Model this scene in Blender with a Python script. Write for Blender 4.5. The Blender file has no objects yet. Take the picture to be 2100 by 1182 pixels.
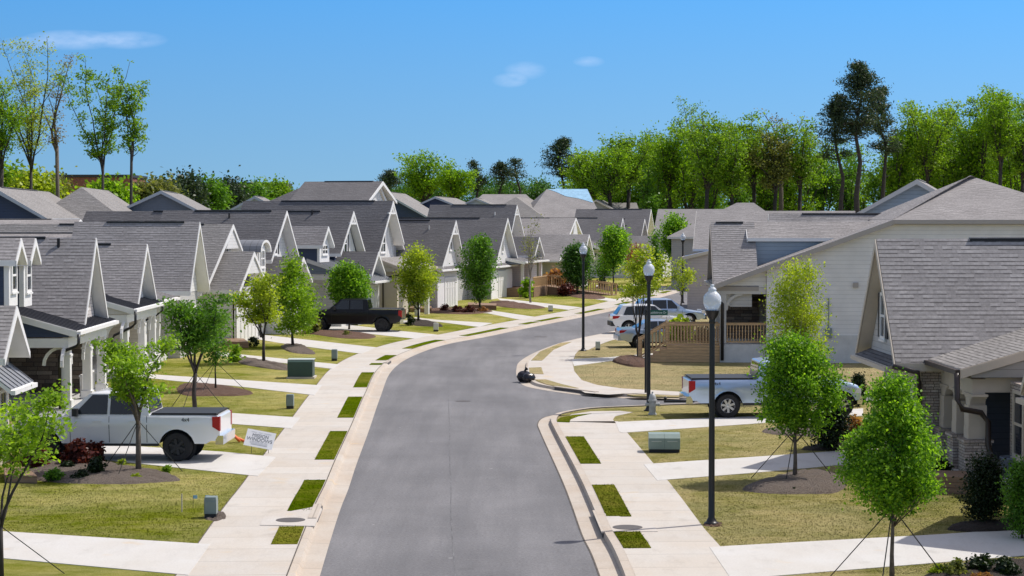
import bpy, math, random
import numpy as np
from mathutils import Vector, geometry
R = math.radians
SC = bpy.context.scene
COL = SC.collection
# ---------------------------------------------------------------- camera
CAMZ = 7.0
F = 70 / 36 * 2100
PITCH = math.atan((591 - 443) / F)
cam = bpy.data.objects.new('camera', bpy.data.cameras.new('camera'))
COL.objects.link(cam)
cam.location = (0, 0, CAMZ)
cam.rotation_euler = (math.pi / 2 - PITCH, 0, 0)
cam.data.sensor_width = 36
cam.data.lens = 70
cam.data.clip_start = 1
cam.data.clip_end = 6000
SC.camera = cam
# ---------------------------------------------------------------- light
SUN_AZ = math.atan2(.885, .46)
SUN_EL = R(54)
w = bpy.data.worlds.new('World')
SC.world = w
w.use_nodes = True
nt = w.node_tree
nt.nodes.clear()
N = nt.nodes.new
out = N('ShaderNodeOutputWorld'); bg = N('ShaderNodeBackground'); sky = N('ShaderNodeTexSky')
sky.sky_type = 'NISHITA'; sky.sun_disc = False
sky.sun_elevation = SUN_EL; sky.sun_rotation = SUN_AZ
sky.air_density = 1.0; sky.dust_density = 0.3; sky.ozone_density = 2.5
tc = N('ShaderNodeTexCoord'); sep = N('ShaderNodeSeparateXYZ'); comb = N('ShaderNodeCombineXYZ')
ma = N('ShaderNodeMath'); ma.operation = 'MULTIPLY_ADD'; ma.inputs[1].default_value = .55; ma.inputs[2].default_value = 0.30
nrm = N('ShaderNodeVectorMath'); nrm.operation = 'NORMALIZE'
L_ = nt.links.new
L_(tc.outputs['Generated'], sep.inputs[0])
L_(sep.outputs['X'], comb.inputs['X']); L_(sep.outputs['Y'], comb.inputs['Y'])
L_(sep.outputs['Z'], ma.inputs[0]); L_(ma.outputs[0], comb.inputs['Z'])
L_(comb.outputs[0], nrm.inputs[0]); L_(nrm.outputs[0], sky.inputs['Vector'])
# thin clouds: soft ellipses in azimuth/elevation, broken by noise
az = N('ShaderNodeMath'); az.operation = 'DIVIDE'
el = N('ShaderNodeMath'); el.operation = 'DIVIDE'
L_(sep.outputs['X'], az.inputs[0]); L_(sep.outputs['Y'], az.inputs[1])
L_(sep.outputs['Z'], el.inputs[0]); L_(sep.outputs['Y'], el.inputs[1])
nz = N('ShaderNodeTexNoise'); nz.inputs['Scale'].default_value = 85; nz.inputs['Detail'].default_value = 5
cmb2 = N('ShaderNodeCombineXYZ')
def M2(op, a, b=None, c=None, clamp=False):
    n = N('ShaderNodeMath'); n.operation = op; n.use_clamp = clamp
    for i, v in enumerate((a, b, c)):
        if v is None: continue
        if isinstance(v, (int, float)): n.inputs[i].default_value = v
        else: L_(v, n.inputs[i])
    return n.outputs[0]
L_(az.outputs[0], cmb2.inputs[0]); L_(M2('MULTIPLY', el.outputs[0], 2.5), cmb2.inputs[1])
L_(cmb2.outputs[0], nz.inputs['Vector'])
tot = None
for cx, cy, sx, sy, amp in ((150, 84, 110, 22, .26), (265, 84, 85, 20, .22), (60, 92, 70, 16, .15), (1078, 146, 46, 20, .16), (1207, 128, 34, 12, .18), (1046, 166, 38, 16, .22)):
    a0 = (cx - 1050) / F; e0 = (443 - cy) / F
    dx = M2('DIVIDE', M2('SUBTRACT', az.outputs[0], a0), sx / F)
    dy = M2('DIVIDE', M2('SUBTRACT', el.outputs[0], e0), sy / F)
    r2 = M2('ADD', M2('MULTIPLY', dx, dx), M2('MULTIPLY', dy, dy))
    g = M2('MULTIPLY', M2('SUBTRACT', 1.0, r2, clamp=True), amp)
    tot = g if tot is None else M2('ADD', tot, g)
front = M2('GREATER_THAN', sep.outputs['Y'], 0.0)
cl = M2('MULTIPLY', M2('MULTIPLY', tot, front), M2('MULTIPLY_ADD', nz.outputs['Fac'], 2.2, -.35, clamp=True), clamp=True)
tint = N('ShaderNodeMix'); tint.data_type = 'RGBA'; tint.blend_type = 'MULTIPLY'; tint.inputs['Factor'].default_value = 1
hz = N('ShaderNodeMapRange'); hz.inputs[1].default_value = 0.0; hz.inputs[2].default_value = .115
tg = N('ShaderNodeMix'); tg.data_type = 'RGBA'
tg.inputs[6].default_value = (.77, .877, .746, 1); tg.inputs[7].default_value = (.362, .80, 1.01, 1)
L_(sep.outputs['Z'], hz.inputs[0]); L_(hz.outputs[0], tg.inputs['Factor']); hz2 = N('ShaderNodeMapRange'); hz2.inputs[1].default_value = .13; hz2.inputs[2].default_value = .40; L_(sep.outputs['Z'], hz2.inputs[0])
tg2 = N('ShaderNodeMix'); tg2.data_type = 'RGBA'; tg2.inputs[7].default_value = (2.0, 1.32, .92, 1)      # warm tint added to the unseen upper sky to fill and neutralise shade
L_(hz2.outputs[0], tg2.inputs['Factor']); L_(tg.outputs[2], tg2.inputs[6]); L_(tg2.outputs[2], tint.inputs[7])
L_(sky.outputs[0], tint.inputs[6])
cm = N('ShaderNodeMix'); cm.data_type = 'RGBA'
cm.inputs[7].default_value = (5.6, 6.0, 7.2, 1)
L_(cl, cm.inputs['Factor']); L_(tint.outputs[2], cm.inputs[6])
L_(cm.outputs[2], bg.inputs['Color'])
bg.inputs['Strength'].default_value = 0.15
L_(bg.outputs[0], out.inputs[0])
sun = bpy.data.objects.new('sun', bpy.data.lights.new('sun', 'SUN'))
COL.objects.link(sun)
sun.data.energy = 3.5; sun.data.angle = R(.53); sun.data.color = (1, .955, .88)
sd = Vector((math.sin(SUN_AZ) * math.cos(SUN_EL), math.cos(SUN_AZ) * math.cos(SUN_EL), math.sin(SUN_EL)))
sun.rotation_euler = sd.to_track_quat('Z', 'Y').to_euler()
SC.view_settings.view_transform = 'Standard'; SC.view_settings.look = 'None'
SC.view_settings.exposure = 0.25; SC.view_settings.gamma = 1
# ---------------------------------------------------------------- measuring the photo
CP, SP = math.cos(PITCH), math.sin(PITCH)
def ray(px, py):
    a = (px - 1050) / F; b = (591 - py) / F
    return Vector((a, CP + b * SP, -SP + b * CP))
Z0 = .13                                     # level of lawns and walks above the asphalt
def G(px, py, z=Z0):
    r = ray(px, py); t = (z - CAMZ) / r.z
    return (r.x * t, r.y * t)
def at(px, py, d):
    r = ray(px, py); t = d / r.y
    return Vector((r.x * t, d, CAMZ + r.z * t))
# ---------------------------------------------------------------- materials
MATS = {}
def nodes(name):
    m = bpy.data.materials.new(name); m.use_nodes = True
    t = m.node_tree; b = t.nodes['Principled BSDF']
    return m, t, b
class NT:
    def __init__(s, name):
        s.m, s.t, s.b = nodes(name)
        MATS[name] = s.m
    def n(s, typ, **k):
        x = s.t.nodes.new(typ)
        for a, v in k.items():
            if a in x.inputs.keys(): x.inputs[a].default_value = v
            else: setattr(x, a, v)
        return x
    def l(s, a, b): s.t.links.new(a, b)
    def math(s, op, a, b=None, c=None, clamp=False):
        x = s.t.nodes.new('ShaderNodeMath'); x.operation = op; x.use_clamp = clamp
        for i, v in enumerate((a, b, c)):
            if v is None: continue
            if isinstance(v, (int, float)): x.inputs[i].default_value = v
            else: s.l(v, x.inputs[i])
        return x.outputs[0]
    def mix(s, f, a, b, mode='MIX'):
        x = s.t.nodes.new('ShaderNodeMix'); x.data_type = 'RGBA'; x.blend_type = mode
        for i, v in ((0, f), (6, a), (7, b)):
            if isinstance(v, (int, float)): x.inputs[i].default_value = v
            elif isinstance(v, tuple): x.inputs[i].default_value = v + (1,) if len(v) == 3 else v
            else: s.l(v, x.inputs[i])
        return x.outputs[2]
    def coord(s, kind='Object'):
        return s.n('ShaderNodeTexCoord').outputs[kind]
    def noise(s, vec, scale, detail=3, rough=.6, lo=None, hi=None):
        x = s.n('ShaderNodeTexNoise', Scale=scale, Detail=detail, Roughness=rough)
        s.l(vec, x.inputs['Vector'])
        o = x.outputs['Fac']
        if lo is not None:
            mr = s.n('ShaderNodeMapRange'); mr.inputs[1].default_value = lo; mr.inputs[2].default_value = hi
            s.l(o, mr.inputs[0]); o = mr.outputs[0]
        return o
    def scale(s, vec, v):
        x = s.n('ShaderNodeMapping'); x.inputs['Scale'].default_value = v
        s.l(vec, x.inputs['Vector']); return x.outputs[0]
    def bump(s, h, strength=.3, dist=.02):
        x = s.n('ShaderNodeBump', Strength=strength, Distance=dist)
        s.l(h, x.inputs['Height']); s.l(x.outputs[0], s.b.inputs['Normal'])
    def fin(s, col=None, rough=.7, **k):
        if col is not None:
            if isinstance(col, tuple): s.b.inputs['Base Color'].default_value = col + (1,)
            else: s.l(col, s.b.inputs['Base Color'])
        s.b.inputs['Roughness'].default_value = rough
        for a, v in k.items(): s.b.inputs[a.replace('_', ' ')].default_value = v
        return s.m
def plain(name, c, rough=.6, var=.12, scale=3., **k):
    q = NT(name)
    f = q.noise(q.coord(), scale, 4, .65, .3, .7)
    a = tuple(v * (1 - var) for v in c); b = tuple(min(1, v * (1 + var)) for v in c)
    return q.fin(q.mix(f, a, b), rough, **k)
def shingle(name, c, seed=0):
    q = NT(name); uv = q.coord('UV')
    mp = q.n('ShaderNodeMapping'); mp.inputs['Location'].default_value = (seed * .37, 0, 0); q.l(uv, mp.inputs['Vector'])
    br = q.n('ShaderNodeTexBrick', Scale=1.0); br.offset = .43; br.squash = 1.3; br.squash_frequency = 3
    br.inputs['Brick Width'].default_value = .26; br.inputs['Row Height'].default_value = .143
    br.inputs['Mortar Size'].default_value = .0; br.inputs['Bias'].default_value = 0
    br.inputs['Color1'].default_value = (0, 0, 0, 1); br.inputs['Color2'].default_value = (1, 1, 1, 1)
    q.l(mp.outputs[0], br.inputs['Vector'])
    sp = q.n('ShaderNodeSeparateXYZ'); q.l(mp.outputs[0], sp.inputs[0])
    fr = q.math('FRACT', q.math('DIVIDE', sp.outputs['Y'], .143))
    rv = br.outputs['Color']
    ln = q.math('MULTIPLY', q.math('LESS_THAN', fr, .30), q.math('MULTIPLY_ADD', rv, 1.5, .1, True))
    f = q.noise(uv, .5, 3, .6, .35, .65); g = q.noise(uv, 9, 3, .7, .3, .7)
    col = q.mix(rv, tuple(v * .84 for v in c), tuple(v * 1.14 for v in c))
    col = q.mix(q.math('MULTIPLY', ln, .85), col, tuple(v * .28 for v in c))  # dark dashes paint the shadow under each tab into the colour
    col = q.mix(1.0, col, q.mix(f, (.90, .90, .90), (1.08, 1.08, 1.08)), 'MULTIPLY')
    col = q.mix(1.0, col, q.mix(g, (.80, .80, .80), (1.18, 1.18, 1.18)), 'MULTIPLY')
    q.bump(fr, .35, .01)
    return q.fin(col, .92, Specular_IOR_Level=.15)
def siding(name, c, pitch=.17, axis='y', gap=.07, var=.06):
    q = NT(name); uv = q.coord('UV'); sp = q.n('ShaderNodeSeparateXYZ'); q.l(uv, sp.inputs[0])
    v = sp.outputs['Y' if axis == 'y' else 'X']
    fr = q.math('FRACT', q.math('DIVIDE', v, pitch))
    ln = q.math('LESS_THAN', fr, gap)
    f = q.noise(uv, 1.3, 3, .6, .3, .7)
    base = q.mix(f, tuple(x * (1 - var) for x in c), tuple(min(.9, x * (1 + var)) for x in c))
    col = q.mix(ln, base, tuple(x * .55 for x in c))
    q.bump(fr if axis == 'y' else ln, .5, .012 if axis == 'y' else .02)
    return q.fin(col, .6)
def stone(name, cs, bw=.42, rh=.16):
    q = NT(name); uv = q.coord('UV')
    br = q.n('ShaderNodeTexBrick', Scale=1.0); br.offset = .37; br.offset_frequency = 2; br.squash = 1.4; br.squash_frequency = 3
    br.inputs['Brick Width'].default_value = bw; br.inputs['Row Height'].default_value = rh
    br.inputs['Mortar Size'].default_value = .008; br.inputs['Bias'].default_value = 0
    br.inputs['Color1'].default_value = (.0, 0, 0, 1); br.inputs['Color2'].default_value = (1, 1, 1, 1); br.inputs['Mortar'].default_value = (.5, .5, .5, 1)
    q.l(uv, br.inputs['Vector'])
    cr = q.n('ShaderNodeValToRGB'); e = cr.color_ramp.elements
    e[0].position = 0; e[0].color = cs[0] + (1,); e[1].position = 1; e[1].color = cs[-1] + (1,)
    for i, c in enumerate(cs[1:-1]):
        x = e.new((i + 1) / (len(cs) - 1)); x.color = c + (1,)
    q.l(br.outputs['Color'], cr.inputs[0])
    col = q.mix(br.outputs['Fac'], cr.outputs[0], tuple(v * .35 for v in cs[0]))
    n = q.noise(uv, 18, 3, .7, .3, .7)
    col = q.mix(1.0, col, q.mix(n, (.7, .7, .7), (1.25, 1.25, 1.25)), 'MULTIPLY')
    q.bump(br.outputs['Fac'], .8, -.03)
    return q.fin(col, .85)
def leafmat(name, ca, cb, trans=.35, dead=None):
    q = NT(name)
    ge = q.n('ShaderNodeNewGeometry'); rnd = ge.outputs['Random Per Island']
    c = q.mix(rnd, ca, cb)
    f = q.noise(q.coord(), 1.1, 2, .5, .35, .65)
    c = q.mix(1.0, c, q.mix(f, (.62, .68, .62), (1.32, 1.24, 1.15)), 'MULTIPLY')
    if dead:
        c = q.mix(q.math('GREATER_THAN', rnd, .9), c, dead)
    q.fin(c, .45, Specular_IOR_Level=.3)
    tr = q.n('ShaderNodeBsdfTranslucent'); q.l(q.mix(1.0, c, (1.25, 1.3, .6), 'MULTIPLY'), tr.inputs['Color'])
    mx = q.n('ShaderNodeMixShader'); mx.inputs[0].default_value = trans
    q.l(q.b.outputs[0], mx.inputs[1]); q.l(tr.outputs[0], mx.inputs[2])
    q.l(mx.outputs[0], q.t.nodes['Material Output'].inputs['Surface'])
    return q.m
def grassmat(name, green, tan, bias, fine=55):
    q = NT(name); o = q.coord()
    big = q.noise(o, .16, 4, .6, .36, .64)
    mid = q.noise(o, 1.4, 5, .7, .28, .72)
    fn = q.noise(q.scale(o, (1, .45, 1)), fine, 3, .75, .25, .75)
    st = q.noise(q.scale(o, (.5, 3.2, 1)), 2.2, 4, .7, .3, .7)
    f = q.math('ADD', q.math('MULTIPLY', big, .42), q.math('MULTIPLY', mid, .42))
    f = q.math('ADD', f, q.math('MULTIPLY', st, .25))
    f = q.math('ADD', f, q.math('MULTIPLY', fn, .3))
    f = q.math('SUBTRACT', f, bias, clamp=True)
    f = q.math('MULTIPLY', f, 1.8, clamp=True)
    c = q.mix(f, green, tan)
    d = q.noise(o, .55, 2, .5, .3, .7)
    c = q.mix(1.0, c, q.mix(d, (.8, .86, .8), (1.15, 1.1, 1.1)), 'MULTIPLY')
    c = q.mix(1.0, c, q.mix(fn, (.55, .6, .5), (1.4, 1.35, 1.3)), 'MULTIPLY')
    q.bump(fn, .9, .05)
    return q.fin(c, .95, Specular_IOR_Level=.0)
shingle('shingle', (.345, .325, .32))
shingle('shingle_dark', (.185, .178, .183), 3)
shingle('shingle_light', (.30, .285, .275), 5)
plain('trim_white', (.82, .805, .79), .5, .04)
plain('trim_grey', (.60, .575, .545), .5, .05)
plain('trim_taupe', (.40, .36, .33), .5, .05)
plain('trim_blue', (.40, .43, .47), .5, .05)
plain('trim_tan', (.60, .52, .43), .55, .05)
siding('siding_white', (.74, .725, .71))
siding('siding_shake', (.64, .585, .55), .13, 'y', .16)
siding('siding_batten', (.76, .745, .73), .32, 'x', .13)
siding('siding_blue', (.50, .545, .58), .28)
siding('siding_navy', (.030, .048, .10), .17)
siding('siding_slate', (.14, .165, .21), .17)
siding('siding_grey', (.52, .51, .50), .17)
siding('siding_beige', (.60, .545, .46), .17)
siding('siding_pale', (.76, .745, .735), .2, 'y', .05)
siding('siding_steel', (.33, .40, .47), .2, 'y', .07)
siding('siding_taupe', (.34, .325, .31), .2, 'y', .06)
siding('siding_pink', (.50, .43, .41), .2)
siding('seam_metal', (.036, .038, .05), .42, 'x', .07)
siding('seam_metal_light', (.20, .21, .235), .4, 'x', .08)
stone('stone_brown', [(.07, .055, .045), (.16, .12, .095), (.26, .21, .17), (.11, .09, .08), (.33, .28, .23)])
stone('brick_pale', [(.46, .37, .31), (.58, .50, .44), (.38, .31, .27), (.64, .57, .51)], .22, .075)
stone('brick_red', [(.33, .12, .085), (.42, .17, .12), (.27, .10, .075)], .22, .075)
plain('foundation', (.62, .61, .59), .8, .12, 2)
plain('black_metal', (.012, .012, .014), .35, .1, 2)
plain('downspout', (.018, .017, .02), .4, .1, 2)
plain('downspout_brown', (.045, .032, .028), .4, .1, 2)
plain('vent_black', (.01, .01, .011), .6, .1, 2)
plain('shutter', (.03, .03, .035), .6)
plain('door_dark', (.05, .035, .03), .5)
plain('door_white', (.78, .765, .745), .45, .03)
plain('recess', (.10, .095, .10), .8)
def glassmat(name, c, rough=.06):
    q = NT(name); f = q.noise(q.coord(), .6, 2, .5, .3, .7)
    return q.fin(q.mix(f, c, tuple(v * 1.8 for v in c)), rough, Specular_IOR_Level=.7)
glassmat('pane', (.025, .03, .04), .04)
glassmat('car_glass', (.008, .012, .016), .03)
def woodmat(name, c, pitch=.14):
    q = NT(name); uv = q.coord('UV'); sp = q.n('ShaderNodeSeparateXYZ'); q.l(uv, sp.inputs[0])
    fr = q.math('FRACT', q.math('DIVIDE', sp.outputs['Y'], pitch)); ln = q.math('LESS_THAN', fr, .08)
    n = q.noise(q.scale(uv, (1.2, 14, 1)), 1.5, 4, .7, .3, .7)
    col = q.mix(n, tuple(v * .7 for v in c), tuple(v * 1.25 for v in c))
    col = q.mix(ln, col, tuple(v * .35 for v in c))
    q.bump(n, .2, .01)
    return q.fin(col, .75)
woodmat('wood', (.58, .38, .20)); woodmat('wood_dark', (.27, .17, .105))
def asphaltmat():
    q = NT('asphalt'); o = q.coord()
    fn = q.noise(o, 16, 5, .85, .28, .72); big = q.noise(q.scale(o, (1, .14, 1)), .55, 4, .6, .3, .7)
    pat = q.noise(o, .22, 3, .6, .35, .65)
    st = q.noise(q.scale(o, (.4, 3, 1)), 2.6, 4, .75, .56, .8)
    c = q.mix(big, (.150, .148, .156), (.222, .217, .224))
    c = q.mix(1.0, c, q.mix(pat, (.9, .9, .9), (1.1, 1.1, 1.1)), 'MULTIPLY')
    c = q.mix(q.math('MULTIPLY', st, .6), c, (.30, .29, .28))
    tw = q.noise(q.scale(o, (1.1, .05, 1)), .9, 3, .6, .45, .7); c = q.mix(q.math('MULTIPLY', tw, .5), c, (.125, .124, .13))
    oil = q.noise(o, .8, 3, .6, .66, .8); c = q.mix(q.math('MULTIPLY', oil, .5), c, (.10, .10, .10))
    c = q.mix(1.0, c, q.mix(fn, (.6, .6, .6), (1.4, 1.4, 1.4)), 'MULTIPLY')
    vo = q.n('ShaderNodeTexVoronoi', Scale=.7); vo.feature = 'F1'; q.l(o, vo.inputs['Vector'])
    sp_ = q.math('LESS_THAN', vo.outputs['Distance'], .035)
    c = q.mix(q.math('MULTIPLY', sp_, .5), c, (.42, .41, .40))
    # tyre-darkened crack meander down the middle
    q.bump(fn, .6, .012)
    return q.fin(c, .85, Specular_IOR_Level=.3)
asphaltmat()
plain('road_tar', (.145, .144, .15), .9, .45, 1.5)
def concretemat(name, c, warm, joint=1.5):
    q = NT(name); o = q.coord(); uv = q.coord('UV')
    big = q.noise(o, .5, 4, .65, .32, .68); fn = q.noise(o, 22, 3, .7, .3, .7)
    st = q.noise(q.scale(o, (1, .6, 1)), 1.5, 3, .6, .60, .80)
    rs = q.noise(o, .9, 2, .5, .66, .76)
    col = q.mix(big, c, warm)
    col = q.mix(q.math('MULTIPLY', st, .5), col, tuple(v * .66 for v in warm))
    dk = q.noise(q.scale(o, (2.2, .5, 1)), 1.1, 5, .75, .5, .75); col = q.mix(q.math('MULTIPLY', dk, .30), col, tuple(v * .70 for v in warm))
    col = q.mix(q.math('MULTIPLY', rs, .4), col, (.62, .44, .22))
    col = q.mix(1.0, col, q.mix(fn, (.9, .9, .9), (1.06, 1.06, 1.06)), 'MULTIPLY')
    if joint:
        sp = q.n('ShaderNodeSeparateXYZ'); q.l(uv, sp.inputs[0])
        fr = q.math('FRACT', q.math('DIVIDE', sp.outputs['Y'], joint))
        ln = q.math('LESS_THAN', fr, .020 * 1.5 / joint)
        col = q.mix(q.math('MULTIPLY', ln, .6), col, tuple(v * .45 for v in warm))
        cell = q.n('ShaderNodeTexWhiteNoise'); cell.noise_dimensions = '1D'
        q.l(q.math('FLOOR', q.math('DIVIDE', sp.outputs['Y'], joint)), cell.inputs['W'])
        col = q.mix(1.0, col, q.mix(cell.outputs['Value'], (.945, .935, .925), (1.03, 1.03, 1.03)), 'MULTIPLY')
    q.bump(fn, .15, .006)
    return q.fin(col, .85)
concretemat('concrete_walk', (.57, .54, .50), (.55, .49, .42))
concretemat('concrete_drive', (.61, .595, .575), (.57, .54, .50), 0)
concretemat('concrete_kerb', (.54, .49, .43), (.50, .42, .34), 3.05)
concretemat('concrete_patch', (.57, .54, .50), (.53, .47, .41), 0)
grassmat('lawn', (.20, .24, .016), (.54, .48, .20), .42)
grassmat('lawn_dry', (.19, .19, .04), (.50, .42, .25), .12)
grassmat('lawn_right', (.175, .195, .018), (.50, .43, .22), .26)
grassmat('verge', (.105, .16, .003), (.30, .28, .05), .58)
grassmat('field', (.12, .14, .03), (.30, .26, .13), .4, 8)
def mulchmat(name, a, b, c):
    q = NT(name); o = q.coord()
    n1 = q.noise(o, 30, 3, .8, .3, .7); n2 = q.noise(o, 3, 3, .6, .3, .7)
    col = q.mix(n1, a, b); col = q.mix(q.math('MULTIPLY', n2, .5), col, c)
    q.bump(n1, 1, .06)
    return q.fin(col, .95)
mulchmat('mulch_grey', (.10, .078, .062), (.36, .29, .24), (.24, .18, .14))
mulchmat('mulch_red', (.10, .05, .032), (.29, .165, .11), (.22, .13, .09))
mulchmat('mulch_dark', (.025, .018, .015), (.12, .085, .065), (.06, .045, .035))
plain('bark', (.13, .105, .085), .9, .4, 9); plain('bark_dark', (.045, .038, .034), .9, .4, 3); plain('bark_pale', (.22, .195, .17), .9, .4, 9)
LV = {
    'leaf_bright': ((.075, .150, .010), (.20, .30, .020), .42),
    'leaf_yellow': ((.12, .17, .012), (.28, .33, .03), .42),
    'leaf_mid': ((.038, .100, .012), (.10, .20, .020), .36),
    'leaf_deep': ((.020, .060, .012), (.060, .135, .020), .3),
    'leaf_round': ((.022, .085, .006), (.20, .36, .025), .42),
    'leaf_olive': ((.06, .075, .02), (.17, .18, .05), .35),
    'leaf_pine': ((.030, .055, .032), (.075, .115, .060), .2),
    'leaf_shrub': ((.010, .022, .008), (.035, .060, .018), .12),
    'leaf_red': ((.05, .012, .012), (.16, .035, .03), .25),
    'leaf_bud': ((.20, .15, .08), (.33, .27, .15), .3),
    'leaf_forest': ((.060, .125, .010), (.155, .25, .018), .45),
    'leaf_lime': ((.065, .135, .008), (.17, .28, .015), .42),
    'leaf_rust': ((.16, .06, .03), (.30, .16, .06), .3),
}
for k_, v_ in LV.items():
    f_ = 1.0 if k_ in ('leaf_pine', 'leaf_shrub', 'leaf_red', 'leaf_bud') else 1.75
    leafmat(k_, tuple(min(.6, q * f_) for q in v_[0]), tuple(min(.6, q * f_) for q in v_[1]), min(.5, v_[2] + .08))
def paint(name, c, metal=.0, rough=.25):
    q = NT(name); f = q.noise(q.coord(), 1.5, 2, .5, .3, .7)
    return q.fin(q.mix(f, tuple(v * .97 for v in c), tuple(min(1, v * 1.03) for v in c)), rough, Coat_Weight=.35 if c[0] < .1 else .6, Coat_Roughness=.05, Metallic=metal)
paint('paint_white', (.78, .785, .79)); plain('paint_black', (.006, .0065, .009), .28, .1, 2, Specular_IOR_Level=.35)
paint('paint_silver_sky', (.44, .56, .74), .6, .28); paint('paint_silver_sky2', (.42, .49, .60), .7, .28)  # first one: blue sky reflection mixed into the pickup's silver base colour
paint('chrome', (.75, .76, .78), .95, .12); paint('alloy', (.62, .63, .65), .8, .28)
plain('rubber', (.014, .014, .015), .8, .2, 5); plain('plastic_black', (.018, .018, .02), .5, .1)
plain('tail_red', (.38, .01, .015), .25, .1); plain('orange', (.75, .16, .04), .5, .1)
plain('lens_white', (.8, .8, .8), .2, .05)
plain('box_green', (.028, .065, .052), .5, .08); plain('box_grey', (.215, .265, .25), .5, .06); plain('box_pale', (.50, .55, .51), .5, .05); plain('box_light', (.62, .61, .57), .5, .05)
plain('ac_green', (.24, .31, .285), .5, .08)
plain('hydrant', (.42, .44, .45), .45, .08)
plain('sign_white', (.85, .85, .85), .4, .02); plain('sign_ink', (.10, .11, .13), .6, .02); plain('sign_green', (.006, .09, .055), .4, .05); plain('letter_white', (.8, .85, .8), .4, .02); plain('ink_pale', (.42, .43, .46), .6, .02)
plain('bag_black', (.012, .012, .018), .22, .3, 6); plain('iron', (.10, .085, .075), .6, .2, 20)
plain('strap', (.02, .02, .02), .7); plain('tarp_blue', (.30, .52, .70), .35, .2, 2); plain('underlay_blue', (.26, .37, .62), .45, .2, 2)
def globemat():
    q = NT('globe'); f = q.noise(q.coord(), 5, 2, .5, .3, .7)
    q.fin(q.mix(f, (.80, .84, .9), (.86, .9, .95)), .18, Transmission_Weight=.35, IOR=1.15, Coat_Weight=.4)
globemat()
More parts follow.
